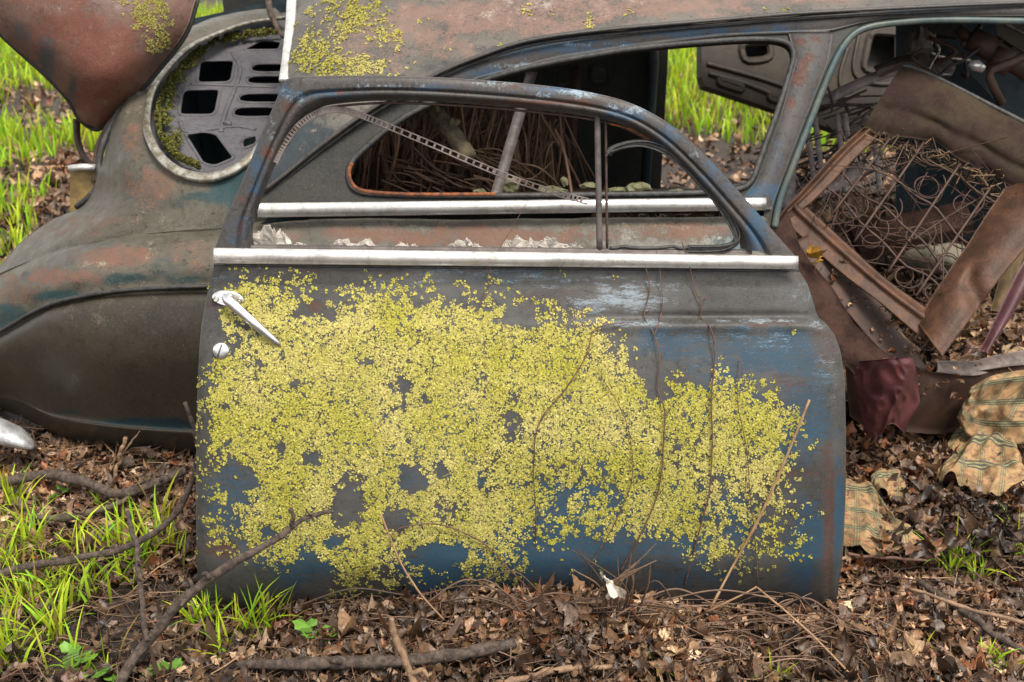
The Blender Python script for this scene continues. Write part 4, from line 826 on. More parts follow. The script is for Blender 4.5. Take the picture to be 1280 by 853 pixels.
for cur in ([(884, 80), (900, 84), (950, 98), (985, 110)], [(886, 92), (930, 104), (975, 122)], [(1060, 60), (1050, 100), (1062, 140)], [(1075, 36), (1070, 95), (1125, 100), (1130, 36)]):
    MB().add(*tubev([PP(x, y, FD, .004) for x, y in crs(cur, 24)], .008, 8, flat=.6, nrm=FD[0])).build('pressed_rib', M['drab'], fdo)
pass
# firewall, dash and column
flat('firewall', [P(1120, -10, 3.75), P(1420, -10, 3.5), P(1420, 320, 3.3), P(1120, 290, 3.75)], M['darkblue'], car, .02)
flat('dash_panel', [P(1242, 8, 3.2), P(1330, 8, 3.15), P(1330, 100, 3.1), P(1245, 45, 3.18)], M['olive'], car, .02)
MB().add(*tubev(crs([P(1243, 22, 3.16), P(1262, 32, 3.14), P(1300, 52, 3.1)], 12), .004, 6)).build('dash_bead', M['dull_chrome'], car)
flat('parcel_bin', [P(1155, 22, 3.6), P(1192, 24, 3.58), P(1194, 50, 3.55), P(1153, 44, 3.58)], M['rubber'], car, .02)
sc_ = MB(); sc_.add(*tubev([P(1196, 36, 2.98), P(1206, 44, 2.97), P(1214, 50, 2.96)], [.012, .015, .012], 10)); sc_.add(*tubev([P(1212, 48, 2.96), P(1232, 58, 2.95), P(1252, 70, 2.94), P(1320, 108, 2.90)], [.030, .030, .026, .024], 12)); sc_.add(*tubev([P(1240, 72, 2.93), P(1262, 80, 2.92)], [.033, .031], 12)); sc_.add(*tubev([P(1204, 52, 2.95), P(1205, 56, 2.95)], .009, 8)); sc_.build('steering_column', M['rust'], car)
sc2 = MB(); sc2.add(*tubev([P(1320, 52, 2.8), P(1270, 76, 2.8), P(1240, 87, 2.8), P(1236, 96, 2.8), P(1252, 130, 2.8)], .011, 8)); sc2.build('seat_bracket', M['rust'], car)
MB().add(*tubev(crs([P(1225, 60, 2.93), P(1205, 75, 2.92), P(1190, 82, 2.92), P(1172, 96, 2.9)], 20), .004, 6)).build('cable', M['rubber'], car)
MB().add(*tubev([P(1212, 79, 2.86), P(1220, 82, 2.855), P(1230, 87, 2.85)], [.008, .015, .009], 12)).build('gear_knob', M['chrome'], car)
r = np.random.default_rng(58)
for i in range(9):
    x = r.uniform(1130, 1270); y = r.uniform(20, 70); Yv = r.uniform(3.0, 3.4)
    MB().add(*tubev(crs([P(x, y, Yv), P(x + r.normal(10, 16), y + r.uniform(10, 30), Yv - .03), P(x + r.normal(20, 30), y + r.uniform(20, 50), Yv)], 14), r.uniform(.003, .007), 6)).build('cable', M['dull_chrome'] if i % 4 == 0 else M['rust'] if i % 2 else M['greymetal'], car)
for x, y, w, h in ((1148, 60, 20, 26), (1180, 86, 16, 12), (1265, 60, 14, 16)):
    MB().add(*lump(P(x, y, 3.25), w * .0022, h * .0022, r, .6, int(x))).build('dash_bracket', M['greymetal'] if x < 1200 else M['rust'], car, smooth=False)
# shelf debris inside quarter window: pale broken glass and mossy boards
r = np.random.default_rng(55)
gs = simple('mossy_debris', (.17, .16, .09), (.10, .10, .045), .8, 0, 30, .6, .004)
for x, y, w, h in [(635, 232, 26, 20), (600, 240, 18, 6), (690, 238, 40, 8), (735, 232, 26, 6), (800, 236, 40, 12), (845, 240, 24, 6), (770, 238, 30, 6), (705, 228, 12, 10)]:
    q_ = P(x, y, 2.66); k = q_[1] / F / CP; MB().add(*lump(q_, w * k * .5, h * k * .6, r, .6, int(x))).build('shelf_debris', gs, car, smooth=False)
flat('inner_sill', [P(430, 249, 2.52), P(960, 249, 2.52), P(960, 236, 2.9), P(430, 236, 2.9)], M['rust'], car, .01)
# bundle of sticks stored in the cabin
r = np.random.default_rng(61); n = 420; a = []; mbx = MB()
for i in range(n):
    x0 = r.uniform(450, 700); Yd = r.uniform(2.78, 3.5); x1 = x0 + r.normal(-12, 35); y0 = r.uniform(105, 175); pts = crs([P(x0, y0, Yd), P((x0 + x1) / 2 + r.normal(0, 6), 190, Yd + r.normal(0, .03)), P(x1, 262, Yd + r.normal(0, .06))], 8)
    rad = r.uniform(.0015, .0045); cc = np.array([.11, .06, .035]) * r.uniform(.5, 1.7); mbx.add(*tubev(pts, np.linspace(rad, rad * .8, 8), 5, False), cc)
for i in range(40):
    x0 = r.uniform(460, 650); y0 = r.uniform(180, 235); pts = crs([P(x0, y0, 2.76), P(x0 + 30, y0 + r.normal(10, 8), 2.75), P(x0 + 60, y0 + r.normal(26, 12), 2.8)], 8); mbx.add(*tubev(pts, r.uniform(.0015, .004), 5, False), np.array([.10, .058, .034]) * r.uniform(.5, 1.4))
o = mbx.build('stick_heap', M['twigs']); props(o, 'heap of brown sticks packed behind the rear quarter window', kind='stuff')
def branch(name, pts, rad, mat, label, cat='branch', group=None, sub=(), n=60, wob=.004, seed=1, sides=9):
    rr = np.random.default_rng(seed); mb = MB()
    def one(pts, rad, n):
        p = crs(pts, n); w = np.stack([fbm(np.arange(n) / 6., np.zeros(n) + k * 9, seed, 3) - .5 for k in range(3)], -1) * wob * 2; p = p + w
        R = np.interp(np.linspace(0, 1, n), np.linspace(0, 1, len(rad)), rad) * (1 + .42 * (fbm(np.arange(n) / 2.2, np.zeros(n), seed + 3, 2) - .5))
        mb.add(*tubev(p, R, sides))
    one(pts, rad, n)
    for sp, sr in sub: one(sp, sr, max(10, n // 3))
    if name in ('dead_branch', 'log'):
        p_ = crs(pts, n)
        for k in range(3):
            i_ = int(rr.uniform(.15, .9) * n); d_ = rr.normal(0, .4, 3) + np.array([0, -.2, .8]); d_ /= np.linalg.norm(d_); L_s = rr.uniform(.010, .022); r0 = float(np.interp(i_ / n, np.linspace(0, 1, len(rad)), rad))
            mb.add(*tubev(np.array([p_[i_], p_[i_] + d_ * (r0 + L_s * .5), p_[i_] + d_ * (r0 + L_s) + rr.normal(0, .002, 3)]), [r0 * .55, r0 * .42, r0 * .3], 7))
    o = mb.build(name, mat); props(o, label, cat, group); return o
branch('log', [P(535, 128, 2.80), P(560, 160, 2.72), P(586, 198, 2.66)], [.014, .019, .021], M['barkm'], 'thick mossy stick poking out of the stick heap inside the car', 'stick', n=24)
GB = 'dead branches lying around the door'
branch('dead_branch', [PG(140, 868, .02), P(185, 800, 1.635), P(235, 745, 1.645), P(290, 705, 1.66), P(340, 675, 1.675), P(378, 650, 1.69), P(418, 637, 1.70)], [.0105, .0095, .0085, .0075, .006, .0045, .003], M['bark'], 'longest grey branch slanting up across the lower corner of the door', group=GB, sub=[([P(364, 660, 1.683), P(366, 648, 1.68), P(364, 636, 1.68)], [.005, .004, .003]), ([P(265, 725, 1.65), P(256, 716, 1.64)], [.006, .004])], seed=2)
branch('dead_branch', [P(-20, 722, 1.85), P(40, 708, 1.88), P(100, 698, 1.90), P(150, 688, 1.92), P(200, 660, 1.93), P(228, 628, 1.94), P(244, 590, 1.94), P(252, 558, 1.94), P(268, 528, 1.95)], [.008, .008, .0075, .007, .006, .006, .005, .005, .003], M['bark'], 'dark branch curving up from the grass along the door edge to a fork', group=GB, sub=[([P(251, 562, 1.94), P(244, 540, 1.935), P(232, 505, 1.93)], [.005, .004, .0045])], seed=3)
branch('dead_branch', [PG(-20, 612, .055), PG(30, 597, .06), PG(70, 594, .065), PG(110, 604, .06), PG(145, 618, .05), PG(185, 608, .05), PG(230, 588, .05)], [.011, .012, .013, .012, .010, .010, .009], M['bark'], 'thick dark branch lying curved in front of the rear fender', group=GB, sub=[([PG(150, 616, .05), PG(180, 600, .07), PG(205, 578, .075)], [.004, .003, .002])], seed=4)
branch('dead_branch', [PG(45, 648, .05), PG(90, 646, .055), PG(130, 636, .05), PG(160, 622, .05)], [.006, .008, .007, .004], M['barkm'], 'short mossy branch between grass clumps and the curved dark branch', group=GB, seed=5)
branch('dead_branch', [PG(134, 628, .0), P(142, 600, 2.2), P(150, 572, 2.2), P(157, 548, 2.2)], [.0035, .004, .004, .005], M['barkl'], 'thin twig standing upright in front of the rear fender', group=GB, sub=[([P(149, 575, 2.2), P(162, 555, 2.21), P(176, 538, 2.22)], [.002, .002, .001])], seed=6)
branch('dead_branch', [P(158, 640, 1.90), P(165, 665, 1.87), P(172, 690, 1.82), P(176, 730, 1.74), P(183, 800, 1.62)], [.004, .005, .005, .005, .004], M['bark'], 'thin weathered twig crossing in front of the curving dark branch', group=GB, seed=7)
branch('log', [PG(298, 832, .05), PG(380, 829, .065), PG(470, 827, .07), PG(560, 821, .075), PG(645, 804, .075)], [.007, .010, .0105, .011, .009], M['bark'], 'straight brown stick lying on litter in front of the door', 'stick', seed=8)
branch('twig', [P(488, 770, 1.50), P(494, 795, 1.50), P(505, 825, 1.49), P(522, 870, 1.47)], [.0045, .0055, .006, .007], M['barkl'], 'pale tan twig pointing up in front of the straight stick', 'twig', sub=[([P(512, 840, 1.485), P(528, 838, 1.48), P(536, 846, 1.47)], [.005, .004, .003])], seed=9, n=30)
branch('twig', [PG(610, 862, .05), PG(660, 846, .055), PG(710, 836, .06), PG(765, 833, .06)], [.006, .0065, .006, .004], M['barkl'], 'curved tan twig lying at the front of the litter', 'twig', seed=10, n=36)
branch('twig', [PG(1136, 736, .055), PG(1175, 748, .055), PG(1215, 762, .05), PG(1300, 785, .05)], [.003, .0035, .004, .004], M['barkl'], 'straight pale twig on litter below the grass tuft', 'twig', seed=11, n=36)
branch('twig', [PG(1150, 728, .03), PG(1215, 772, .045), PG(1245, 796, .045), PG(1300, 822, .04)], [.006, .007, .006, .006], M['bark'], 'thick dark twig half buried beside the straight pale one', 'twig', seed=12, n=30)
branch('twig', [PG(1058, 694, .05), PG(1100, 697, .05), PG(1160, 702, .05)], [.004, .004, .003], M['vine'], 'reddish twig along the edge of the flat plaid cloth', 'twig', seed=13, n=24)
branch('twig', [P(333, -20, 3.3), P(335, 8, 3.25), P(342, 26, 3.22), P(354, 46, 3.18)], [.010, .010, .008, .005], M['bark'], 'brown twig fallen across the top of the rear window', 'twig', seed=14, n=20)
branch('twig', [P(1068, 372, 2.45), P(1095, 392, 2.44), P(1120, 415, 2.42), P(1150, 440, 2.40)], [.005, .007, .007, .005], M['barkl'], 'pale bark stick below the rusty seat frame', 'twig', seed=15, n=26)
for i, (pts, rd, lab) in enumerate([([DO(1012, 500, .03), DO(975, 590, .02), DO(945, 655, .018), DO(915, 710, .02), P(888, 760, 1.74)], .0024, 'long straw stalk leaning on the lichen near the door edge'), ([PG(850, 782, .03), P(900, 757, 1.735), P(946, 734, 1.74)], .0017, 'dry bent stalk meeting the vine foot at the door bottom'), ([P(946, 734, 1.735), P(1000, 780, 1.66), PG(1065, 845, .03)], .0018, 'dry stalk slanting from the door bottom into the litter'), ([P(476, 642, 1.72), P(495, 690, 1.71), P(520, 735, 1.70), P(555, 775, 1.70)], .0017, 'pale stalk leaning on the blue lower part of the door'), ([PG(0, 565, .02), PG(40, 590, .02), PG(100, 625, .01)], .002, 'thin straw stalk crossing the curved dark branch')]):
    branch('straw_stalk', pts, [rd, rd * 1.1, rd], M['straw'], lab, 'stalk', 'dry stalks around the door', seed=20 + i, n=30, wob=.001, sides=6)
V_ = [([(799, 318), (808, 338), (812, 362), (805, 395), (818, 420), (824, 450), (822, 485), (831, 520), (828, 570), (822, 620), (800, 670), (775, 715)], .0020, 'wavy vine climbing past the chrome strip to the middle of the door'),
      ([(820, 312), (826, 350), (828, 385), (818, 420)], .0016, 'short vine joining the wavy vine below the chrome strip'),
      ([(853, 303), (862, 335), (868, 360), (877, 378), (877, 398), (889, 414), (893, 450), (889, 500), (890, 560), (885, 620), (870, 680), (855, 735)], .0021, 'vine with a kink at the door crease'),
      ([(792, 403), (768, 405), (742, 414), (732, 445), (705, 488), (674, 528), (667, 580), (670, 650), (666, 735)], .0016, 'vine arching from the crease down the middle of the door'),
      ([(750, 468), (775, 510), (788, 550), (790, 600), (770, 650), (742, 705), (735, 740)], .0014, 'faint vine crossing the lichen centre'),
      ([(924, 448), (922, 500), (933, 560), (938, 620), (945, 690), (948, 735), (950, 780)], .0015, 'straight vine nearest the door front edge'),
      ([(487, 690), (492, 666), (520, 656), (560, 658), (605, 680), (640, 715), (668, 738), (710, 735)], .0020, 'looping vine arched over the bare blue patch'),
      ([(607, 318), (614, 345), (606, 365), (598, 388)], .0011, 'fine hair vine hanging from the chrome strip'),
      ([(660, 250), (640, 285), (625, 310), (605, 345)], .0008, 'hair thin tendril hanging across the window sill')]
for i, (pts, rd, lab) in enumerate(V_):
    pp = [DO(x, y, .004 + rd + .004 * (k % 2)) for k, (x, y) in enumerate(pts)]
    subs = []
    if i in (0, 2, 3):
        for k in range(3, len(pts) - 1, 2):
            x, y = pts[k]; subs.append(([DO(x, y, .006), DO(x + 5, y - 5, .010), DO(x + 7, y - 11, .012)], [.0009, .0008, .0004]))
    branch('vine', pp, [rd * .45, rd * .6, rd * .75], M['vine'], lab, 'vine', 'dry vines on the door', sub=subs, seed=40 + i, n=90, wob=.0015, sides=6)
# tangled vine runners at the foot of the door
r = np.random.default_rng(71); mbx = MB()
for i in range(38):
    x0 = r.uniform(500, 1010); sp = r.uniform(40, 170) * r.choice([-1, 1]); y0 = r.uniform(742, 790); up = r.uniform(5, 30)
    pts = crs([P(x0, y0, 1.735 + r.normal(0, .012)), P(x0 + sp * .5, y0 - up, 1.72), P(x0 + sp, y0 + r.normal(4, 12), 1.71)], 16)
    mbx.add(*tubev(pts, r.uniform(.0008, .002), 5, False), np.array([.11, .065, .042]) * r.uniform(.4, 1.7))
for i in range(14):
    x0 = 765 + r.normal(0, 14); pts = crs([P(x0, 775, 1.73), P(x0 + r.normal(4, 10), 735, 1.70), P(x0 + r.normal(14, 34), 705 + r.normal(0, 22), 1.70)], 12); mbx.add(*tubev(pts, np.linspace(.0024, .001, 12), 5, False), np.array([.13, .08, .05]) * r.uniform(.5, 1.5))
for i in range(130):
    x0 = r.uniform(470, 1040); y0 = r.uniform(750, 840); q_ = PG(x0, y0, .05 + r.uniform(-.02, .015)); dd = np.array([r.normal(0, .05), r.normal(0, .02), r.normal(0, .006)]); pts = crs([q_ - dd, q_ + np.array([0, 0, r.uniform(0, .015)]), q_ + dd], 8); mbx.add(*tubev(pts, r.uniform(.0007, .0016), 4, False), np.array([.14, .085, .055]) * r.uniform(.4, 1.8))
o = mbx.build('vine_tangle', M['twigs']); props(o, 'tangle of dry vine runners at the foot of the door', kind='stuff')
# white leaf
lv = leaves(np.array([P(757, 722, 1.685), P(770, 738, 1.68), P(765, 745, 1.685)]), np.array([.035, .05, .03]), 1.2, 'dry_leaf', lambda rr, n: np.tile([.62, .55, .45], (n, 1)), M['leaf'], None, seed=3); props(lv, 'curled white dry leaf caught in the vine tangle at the door foot', 'leaf')
lv = leaves(np.array([P(1012, 322, 2.43), P(1022, 327, 2.42)]), np.array([.04, .03]), .5, 'dry_leaf', lambda rr, n: np.tile([.50, .27, .04], (n, 1)), M['leaf'], None, seed=4); props(lv, 'bright yellow brown leaf resting on the sill beside the chrome strip end', 'leaf')
# leafy plants
def plant(pts, lab, seed, sz):
    rr = np.random.default_rng(seed); mb = MB()
    for (x, y, h) in pts:
        q_ = PG(x, y, h); root = PG(pts[0][0], pts[0][1] + 10, .0); mb.add(*tubev([root, (root + q_) / 2 + np.array([0, 0, .01]), q_], .0009, 5), np.array([.16, .26, .05]))
        for k in range(3):
            an = rr.uniform(0, 6.28); L = sz * rr.uniform(.8, 1.3); a = np.array([math.cos(an), math.sin(an) * .7, rr.normal(.25, .2)]); s = np.array([-math.sin(an), math.cos(an), rr.normal(0, .2)]); nn_ = np.cross(a, s)
            V = [q_]; K = 11
            for i in range(K):
                t = -2.0 + 4.0 * i / (K - 1); rad = L * (.62 + .38 * math.cos(t)) * (1 + .22 * (i % 2)) ; V.append(q_ + a * (rad * math.cos(t) * .9 + L * .15) + s * rad * math.sin(t) * .75 + nn_ * (rr.normal(0, .06) * L - .15 * L * abs(math.sin(t))))
            mb.add(V, [(0, i, i + 1) for i in range(1, K)], np.array([.17, .34, .05]) * rr.uniform(.75, 1.35))
    o = mb.build('leafy_seedling', M['grass'], smooth=False); props(o, lab, 'plant', 'leafy seedlings in the litter')
plant([(400, 800, .03), (385, 795, .035), (412, 790, .04), (395, 812, .02), (420, 805, .025), (388, 784, .045)], 'pale green leafy seedling in front of the straight stick', 1, .022)
plant([(105, 822, .03), (90, 832, .03), (120, 842, .03), (100, 845, .02), (140, 846, .02), (85, 815, .04)], 'bright lobed seedling among the grass at the front', 2, .02)
plant([(205, 838, .02), (190, 842, .02), (215, 832, .03)], 'small lobed seedling beside the foot of the longest branch', 3, .016)
plant([(62, 620, .03), (78, 612, .03), (98, 598, .035)], 'pale seedling growing against the curved dark branch', 4, .014)
plant([(470, 775, .03), (474, 768, .04)], 'tiny clover seedling at the bottom edge of the door', 5, .009)
# scraps
MB().add(*tubev(crs([P(-60, 520, 2.40), P(-10, 536, 2.38), P(20, 548, 2.36), P(42, 560, 2.35)], 26), np.interp(np.linspace(0, 1, 26), [0, .6, .9, 1], [.045, .036, .02, .006]), 14, flat=.6)).build('chrome_scrap', simple('scuffed_chrome', (.55, .55, .55), (.30, .29, .28), .32, .6, 25, .2, .002)); props(bpy.data.objects['chrome_scrap'], 'scuffed chrome bumper end half buried beneath the rear fender', 'bumper scrap')
q_ = PG(162, 578, .03); MB().add(*lump(q_, .016, .015, r, .9, 3)).build('walnut', M['bark']); props(bpy.data.objects['walnut'], 'round dark nut on litter under the rear fender', 'nut')
q_ = PG(188, 574, .03); MB().add(*lump(q_, .020, .009, r, .7, 8)).build('mossy_stone', simple('green_stone', (.19, .24, .045), (.12, .12, .04), .8, 0, 40)); props(bpy.data.objects['mossy_stone'], 'small yellow green stone on litter under the rear fender', 'stone')
# ------------------------------------------------------------------ seats
SB = plane3(P(1125, 82, 2.78), P(978, 266, 2.56), P(1168, 430, 2.30))
seat = thing('seat_frame', 'rust brown seat back frame with bare springs and torn vinyl in the door opening', 'seat', (.62, 2.3, .1))
def rib(name, quads, par, mat, off=0, hgt=.012, n=30, thick=.004, bumpy=0, crown=True, lift=None):
    """band between two px polylines on the seat plane"""
    A_, B_ = quads; A2 = crs(A_, n); B2 = crs(B_, n); G = []
    for t in np.linspace(0, 1, 14):
        G.append([PP(*(A2[i] * (1 - t) + B2[i] * t), SB, off + (hgt * math.sin(t * math.pi) ** .5 if crown else hgt * (sst(0.1, .3, t) - sst(.42, .5, t) * .6))) for i in range(n)])
    return sheet(name, np.array(G), mat, par, thick, None, bumpy=bumpy)[0]
rib('frame_rail', ([(1092, 148), (1050, 185), (1005, 235), (972, 270)], [(1112, 158), (1070, 197), (1022, 246), (990, 272)]), seat, M['rustsat'], 0, .014, crown=False)
rib('frame_rail', ([(1002, 252), (1060, 305), (1110, 350), (1178, 398)], [(972, 268), (1045, 335), (1100, 378), (1155, 425)]), seat, M['rustsat'], 0, .014, crown=False)
# wide pressed rail
A_ = crs([(1262, 225), (1235, 265), (1205, 310), (1160, 378), (1148, 405)], 40); B_ = crs([(1330, 235), (1298, 290), (1245, 355), (1205, 410), (1178, 446)], 40); G = []
for t in np.linspace(0, 1, 24):
    G.append([PP(*(A_[i] * (1 - t) + B_[i] * t), SB, .006 + .045 * math.sin(min(1, t * 1.1) * math.pi * .62) - .02 * math.exp(-((i - 21 - t * 3) / 1.6) ** 2) * sst(.25, .5, t)) for i in range(40)])
sheet('pressed_rail', np.array(G), M['rustsat'], seat, .004, None, bumpy=.008)
# vinyl top
A_ = crs([(1127, 82), (1150, 88), (1200, 112), (1250, 138), (1330, 178)], 50); B_ = crs([(1078, 158), (1110, 166), (1165, 182), (1215, 205), (1260, 232), (1330, 262)], 50); G = []
for t in np.linspace(0, 1, 30):
    G.append([PP(*(A_[i] * (1 - t) + (B_[i] + np.array([0, 9 * (vn(i / 2.2, 1, 3) - .5) + 12 * (vn(i / 7., 4, 3) - .5)]) * t ** 3) * t), SB, .012 + .030 * math.sin(min(1, t * 1.02) ** .6 * math.pi) ** .6 - .010 * math.exp(-((t - .66 - .1 * (vn(i / 6., 2, 3) - .5)) / .07) ** 2) * vn(i / 5., 2, 3)) for i in range(50)])
sheet('vinyl_top', np.array(G), M['vinyl'], seat, .004, None, bumpy=.010)
MB().add(*tubev([PP(x, y, SB, .02) for x, y in A_], .006, 8)).build('vinyl_piping', M['rubber'], seat)
mb = MB(); 
for a0, b0 in [((1100, 165), (1262, 265)), ((1075, 188), (1215, 305)), ((1050, 212), (1195, 345)), ((1028, 235), (1180, 368)), ((1130, 160), (1275, 245))]:
    mb.add(*tubev([PP(a0[0] + (b0[0] - a0[0]) * t, a0[1] + (b0[1] - a0[1]) * t + 5 * math.sin(t * 7 + a0[0]) + 3 * math.sin(t * 17 + a0[1]), SB, .004 - .02 * vn(t * 5, a0[0], 3)) for t in np.linspace(0, 1, 14)], .0028, 6))
for a0, b0 in [((1155, 178), (1068, 302)), ((1200, 205), (1110, 340)), ((1115, 170), (1040, 268)), ((1240, 232), (1145, 370))]:
    mb.add(*tubev([PP(a0[0] + (b0[0] - a0[0]) * t, a0[1] + (b0[1] - a0[1]) * t, SB, .009) for t in np.linspace(0, 1, 10)], .0032, 6))
mb.build('spring_wire', M['rust'], seat)
r = np.random.default_rng(81); a = np.cross(SB[0], [0, 0, 1.]); a /= np.linalg.norm(a); b_ = np.cross(SB[0], a)
mw = MB()
for i in range(75):
    x, y = r.uniform(1010, 1250), 0; lo_ = np.interp(x, [1010, 1110, 1250], [235, 168, 225]) ; hi_ = np.interp(x, [1010, 1170, 1250], [265, 372, 260]); y = r.uniform(lo_, hi_); q_ = PP(x, y, SB, r.uniform(-.08, .01)); d1 = r.normal(0, .05, 3); pts = crs([q_ - d1, q_ + r.normal(0, .02, 3), q_ + d1 + r.normal(0, .02, 3)], 10); mw.add(*tubev(pts, r.uniform(.0008, .0018), 4, False))
mw.build('loose_wire', M['rust'], seat)
for (x, y, R) in [(1118, 205, .040), (1160, 235, .042), (1075, 238, .036), (1210, 262, .042), (1110, 270, .038), (1150, 300, .04), (1185, 330, .038), (1060, 270, .03), (1090, 300, .036), (1130, 345, .034), (1240, 250, .034), (1165, 365, .03), (1130, 180, .032)]:
    c = PP(x, y, SB, -.03); th = np.linspace(0, 2 * math.pi * 2.6, 60); rr_ = R * (1 - .45 * np.sin(th / th[-1] * math.pi)); tl_ = r.normal(0, .35, 2)
    nn_ = SB[0] + a * tl_[0] + b_ * tl_[1]; pts = c + a[None] * (np.cos(th) * rr_)[:, None] + b_[None] * (np.sin(th) * rr_)[:, None] + nn_[None] * ((th / th[-1] - .5) * .08)[:, None]
    MB().add(*tubev(pts, .0017, 5)).build('coil_spring', M['rust'], seat)
# shreds of stuffing
mb = MB()
for i in range(160):
    x, y = r.uniform(1085, 1250), 0; y = np.interp(x, [1085, 1165, 1250], [166, 190, 232]) + r.normal(0, 7); q_ = PP(x, y, SB, .005 + r.uniform(-.03, .01)); pts = crs([q_, q_ + r.normal(0, .012, 3), q_ + r.normal(0, .02, 3)], 6); mb.add(*tubev(pts, .0011, 4, False), np.array([.16, .10, .055]) * r.uniform(.4, 1.6))
mb.build('stuffing', M['twigs'], seat)
# second seat frame deeper in
SA = plane3(P(1000, 150, 3.1), P(1165, 75, 3.15), P(1060, 250, 2.95))
s2_ = thing('seat_frame', 'pale grey seat frame with wire grid lying deeper inside the car behind the pillar', 'seat', (.8, 3.0, .1))
M['pale'] = simple('pale_frame_metal', (.34, .29, .28), (.20, .17, .16), .6, 0, 40, .4, .002)
def sbar(pts, rad, name, mat, flat_=.6): MB().add(*tubev([PP(x, y, SA) for x, y in crs(pts, max(8, len(pts) * 5))], rad, 8, flat=flat_, nrm=SA[0])).build(name, mat, s2_)
sbar([(1010, 138), (1050, 116), (1090, 98), (1120, 88)], .015, 'frame_rail', M['pale']); sbar([(975, 250), (1010, 243), (1050, 228), (1080, 208)], .020, 'frame_rail', M['pale']); sbar([(985, 170), (986, 220), (984, 262)], .020, 'frame_rail', M['pale'])
for x0, x1 in ((1006, 1020), (1018, 1030), (1046, 1058), (1056, 1068), (1090, 1100)): sbar([(x0, 142), ((x0 + x1) / 2, 190), (x1, 240)], .0075, 'grid_bar', M['pale'])
mb = MB()
for i in range(60):
    x, y = r.uniform(992, 1100), r.uniform(120, 235); q_ = PP(x, y, SA, -.03 + r.normal(0, .02)); d_ = np.array([r.normal(.05, .04), r.normal(0, .02), r.normal(.02, .02)]); mb.add(*tubev(crs([q_ - d_, q_ + r.normal(0, .008, 3), q_ + d_], 8), r.uniform(.002, .0045), 5, False), np.array([.09, .07, .06]) * r.uniform(.3, 1.6))
mb.build('wire_tangle', M['twigs'], s2_)
A_ = crs([(1092, 84), (1115, 72), (1140, 62), (1160, 64), (1172, 82)], 26); B_ = crs([(1098, 96), (1120, 90), (1140, 88), (1160, 98), (1178, 104)], 26)
sheet('torn_cover', np.array([[PP(*(A_[i] * (1 - t) + B_[i] * t), SA, .03 + .03 * math.sin(t * 3.1)) for i in range(26)] for t in np.linspace(0, 1, 12)]), M['pinkgrey'], s2_, .004, None, bumpy=.03)
# pale cushion springs base behind the near seat
flat('seat_pan', [P(1060, 292, 2.9), P(1205, 262, 2.95), P(1215, 292, 2.85), P(1075, 330, 2.8)], M['mauve'], car, .03)
lumpy = MB().add(*lump(P(1160, 325, 2.85), .11, .05, r, .8, 5)).build('cushion_remnant', simple('dirty_cushion', (.17, .15, .11), (.09, .08, .055), .9, 0, 20)); props(lumpy, 'grey cushion remnant lying under the spring wires', 'cushion')
# sill boards, torn vinyl, rocker
def bandP(name, A_, B_, par, mat, n=40, th=.01, hg=.01, bumpy=0, m_=10):
    A2 = crs([P(*q_) for q_ in A_], n); B2 = crs([P(*q_) for q_ in B_], n); G = np.array([A2 * (1 - t) + B2 * t + np.array([0, -hg, hg * .5]) * math.sin(t * math.pi) for t in np.linspace(0, 1, m_)])
    return sheet(name, G, mat, par, th, None, bumpy=bumpy)[0]
bandP('door_sill', [(985, 262, 2.52), (1000, 300, 2.47), (1040, 365, 2.42), (1085, 425, 2.36), (1150, 462, 2.33)], [(965, 290, 2.46), (975, 340, 2.40), (1010, 420, 2.34), (1060, 460, 2.32), (1074, 478, 2.32)], car, M['mauve'], bumpy=.035)
bandP('sill_board', [(1020, 290, 2.54), (1060, 340, 2.49), (1110, 390, 2.44), (1160, 462, 2.38)], [(995, 300, 2.49), (1035, 360, 2.44), (1090, 428, 2.38), (1120, 470, 2.34)], car, M['rust'], bumpy=.01)
bandP('rocker_box', [(1140, 458, 2.38), (1180, 468, 2.42), (1230, 462, 2.46), (1320, 450, 2.5)], [(1130, 538, 2.42), (1180, 540, 2.46), (1240, 520, 2.5), (1320, 500, 2.5)], car, M['rust'], bumpy=.02)
bandP('rocker_flange', [(1170, 452, 2.48), (1215, 452, 2.5), (1250, 444, 2.52), (1320, 432, 2.55)], [(1170, 466, 2.41), (1215, 470, 2.44), (1250, 462, 2.47), (1320, 450, 2.49)], car, M['pinkgrey'], bumpy=.01)
bandP('sill_end', [(1055, 440, 2.36), (1058, 470, 2.34), (1062, 520, 2.36)], [(1080, 460, 2.31), (1082, 490, 2.31), (1085, 540, 2.37)], car, M['rust'], bumpy=.01)
n = 46; G = np.zeros((40, n, 3)); r = np.random.default_rng(91)
for j, t in enumerate(np.linspace(0, 1, 40)):
    for i, s in enumerate(np.linspace(0, 1, n)):
        xl = np.interp(t, [0, .25, 1], [1074, 1066, 1082]); xr = np.interp(t, [0, .2, .6, 1], [1140, 1147, 1150, 1130]); y = 452 + 90 * t - 6 * s + 8 * math.sin(s * 7) * t
        fold = .06 * math.sin(s * math.pi) ** .7 + .026 * (1 - abs(2 * vn(s * 2.6 + t * 1.3, t * 2.2 + s, 5) - 1)) + .012 * (1 - abs(2 * vn(s * 6 - t * 2, t * 5, 7) - 1))
        G[j, i] = P(xl + (xr - xl) * s, y, 2.30 - fold + .04 * t)
vl = sheet('vinyl_scrap', G, M['maroon'], None, .003)[0]; props(vl, 'crumpled maroon vinyl scrap hanging over the rusty sill end', 'vinyl scrap')
o = bandP('vinyl_strip', [(1300, 290, 2.42), (1272, 340, 2.38), (1248, 390, 2.34), (1224, 440, 2.30)], [(1320, 330, 2.42), (1290, 355, 2.38), (1262, 400, 2.34), (1232, 444, 2.30)], None, simple('plum_vinyl', (.11, .045, .05), (.07, .03, .035), .4, 0, 20), hg=.02); props(o, 'curved plum coloured strip hanging beside the pressed seat rail', 'vinyl strip')
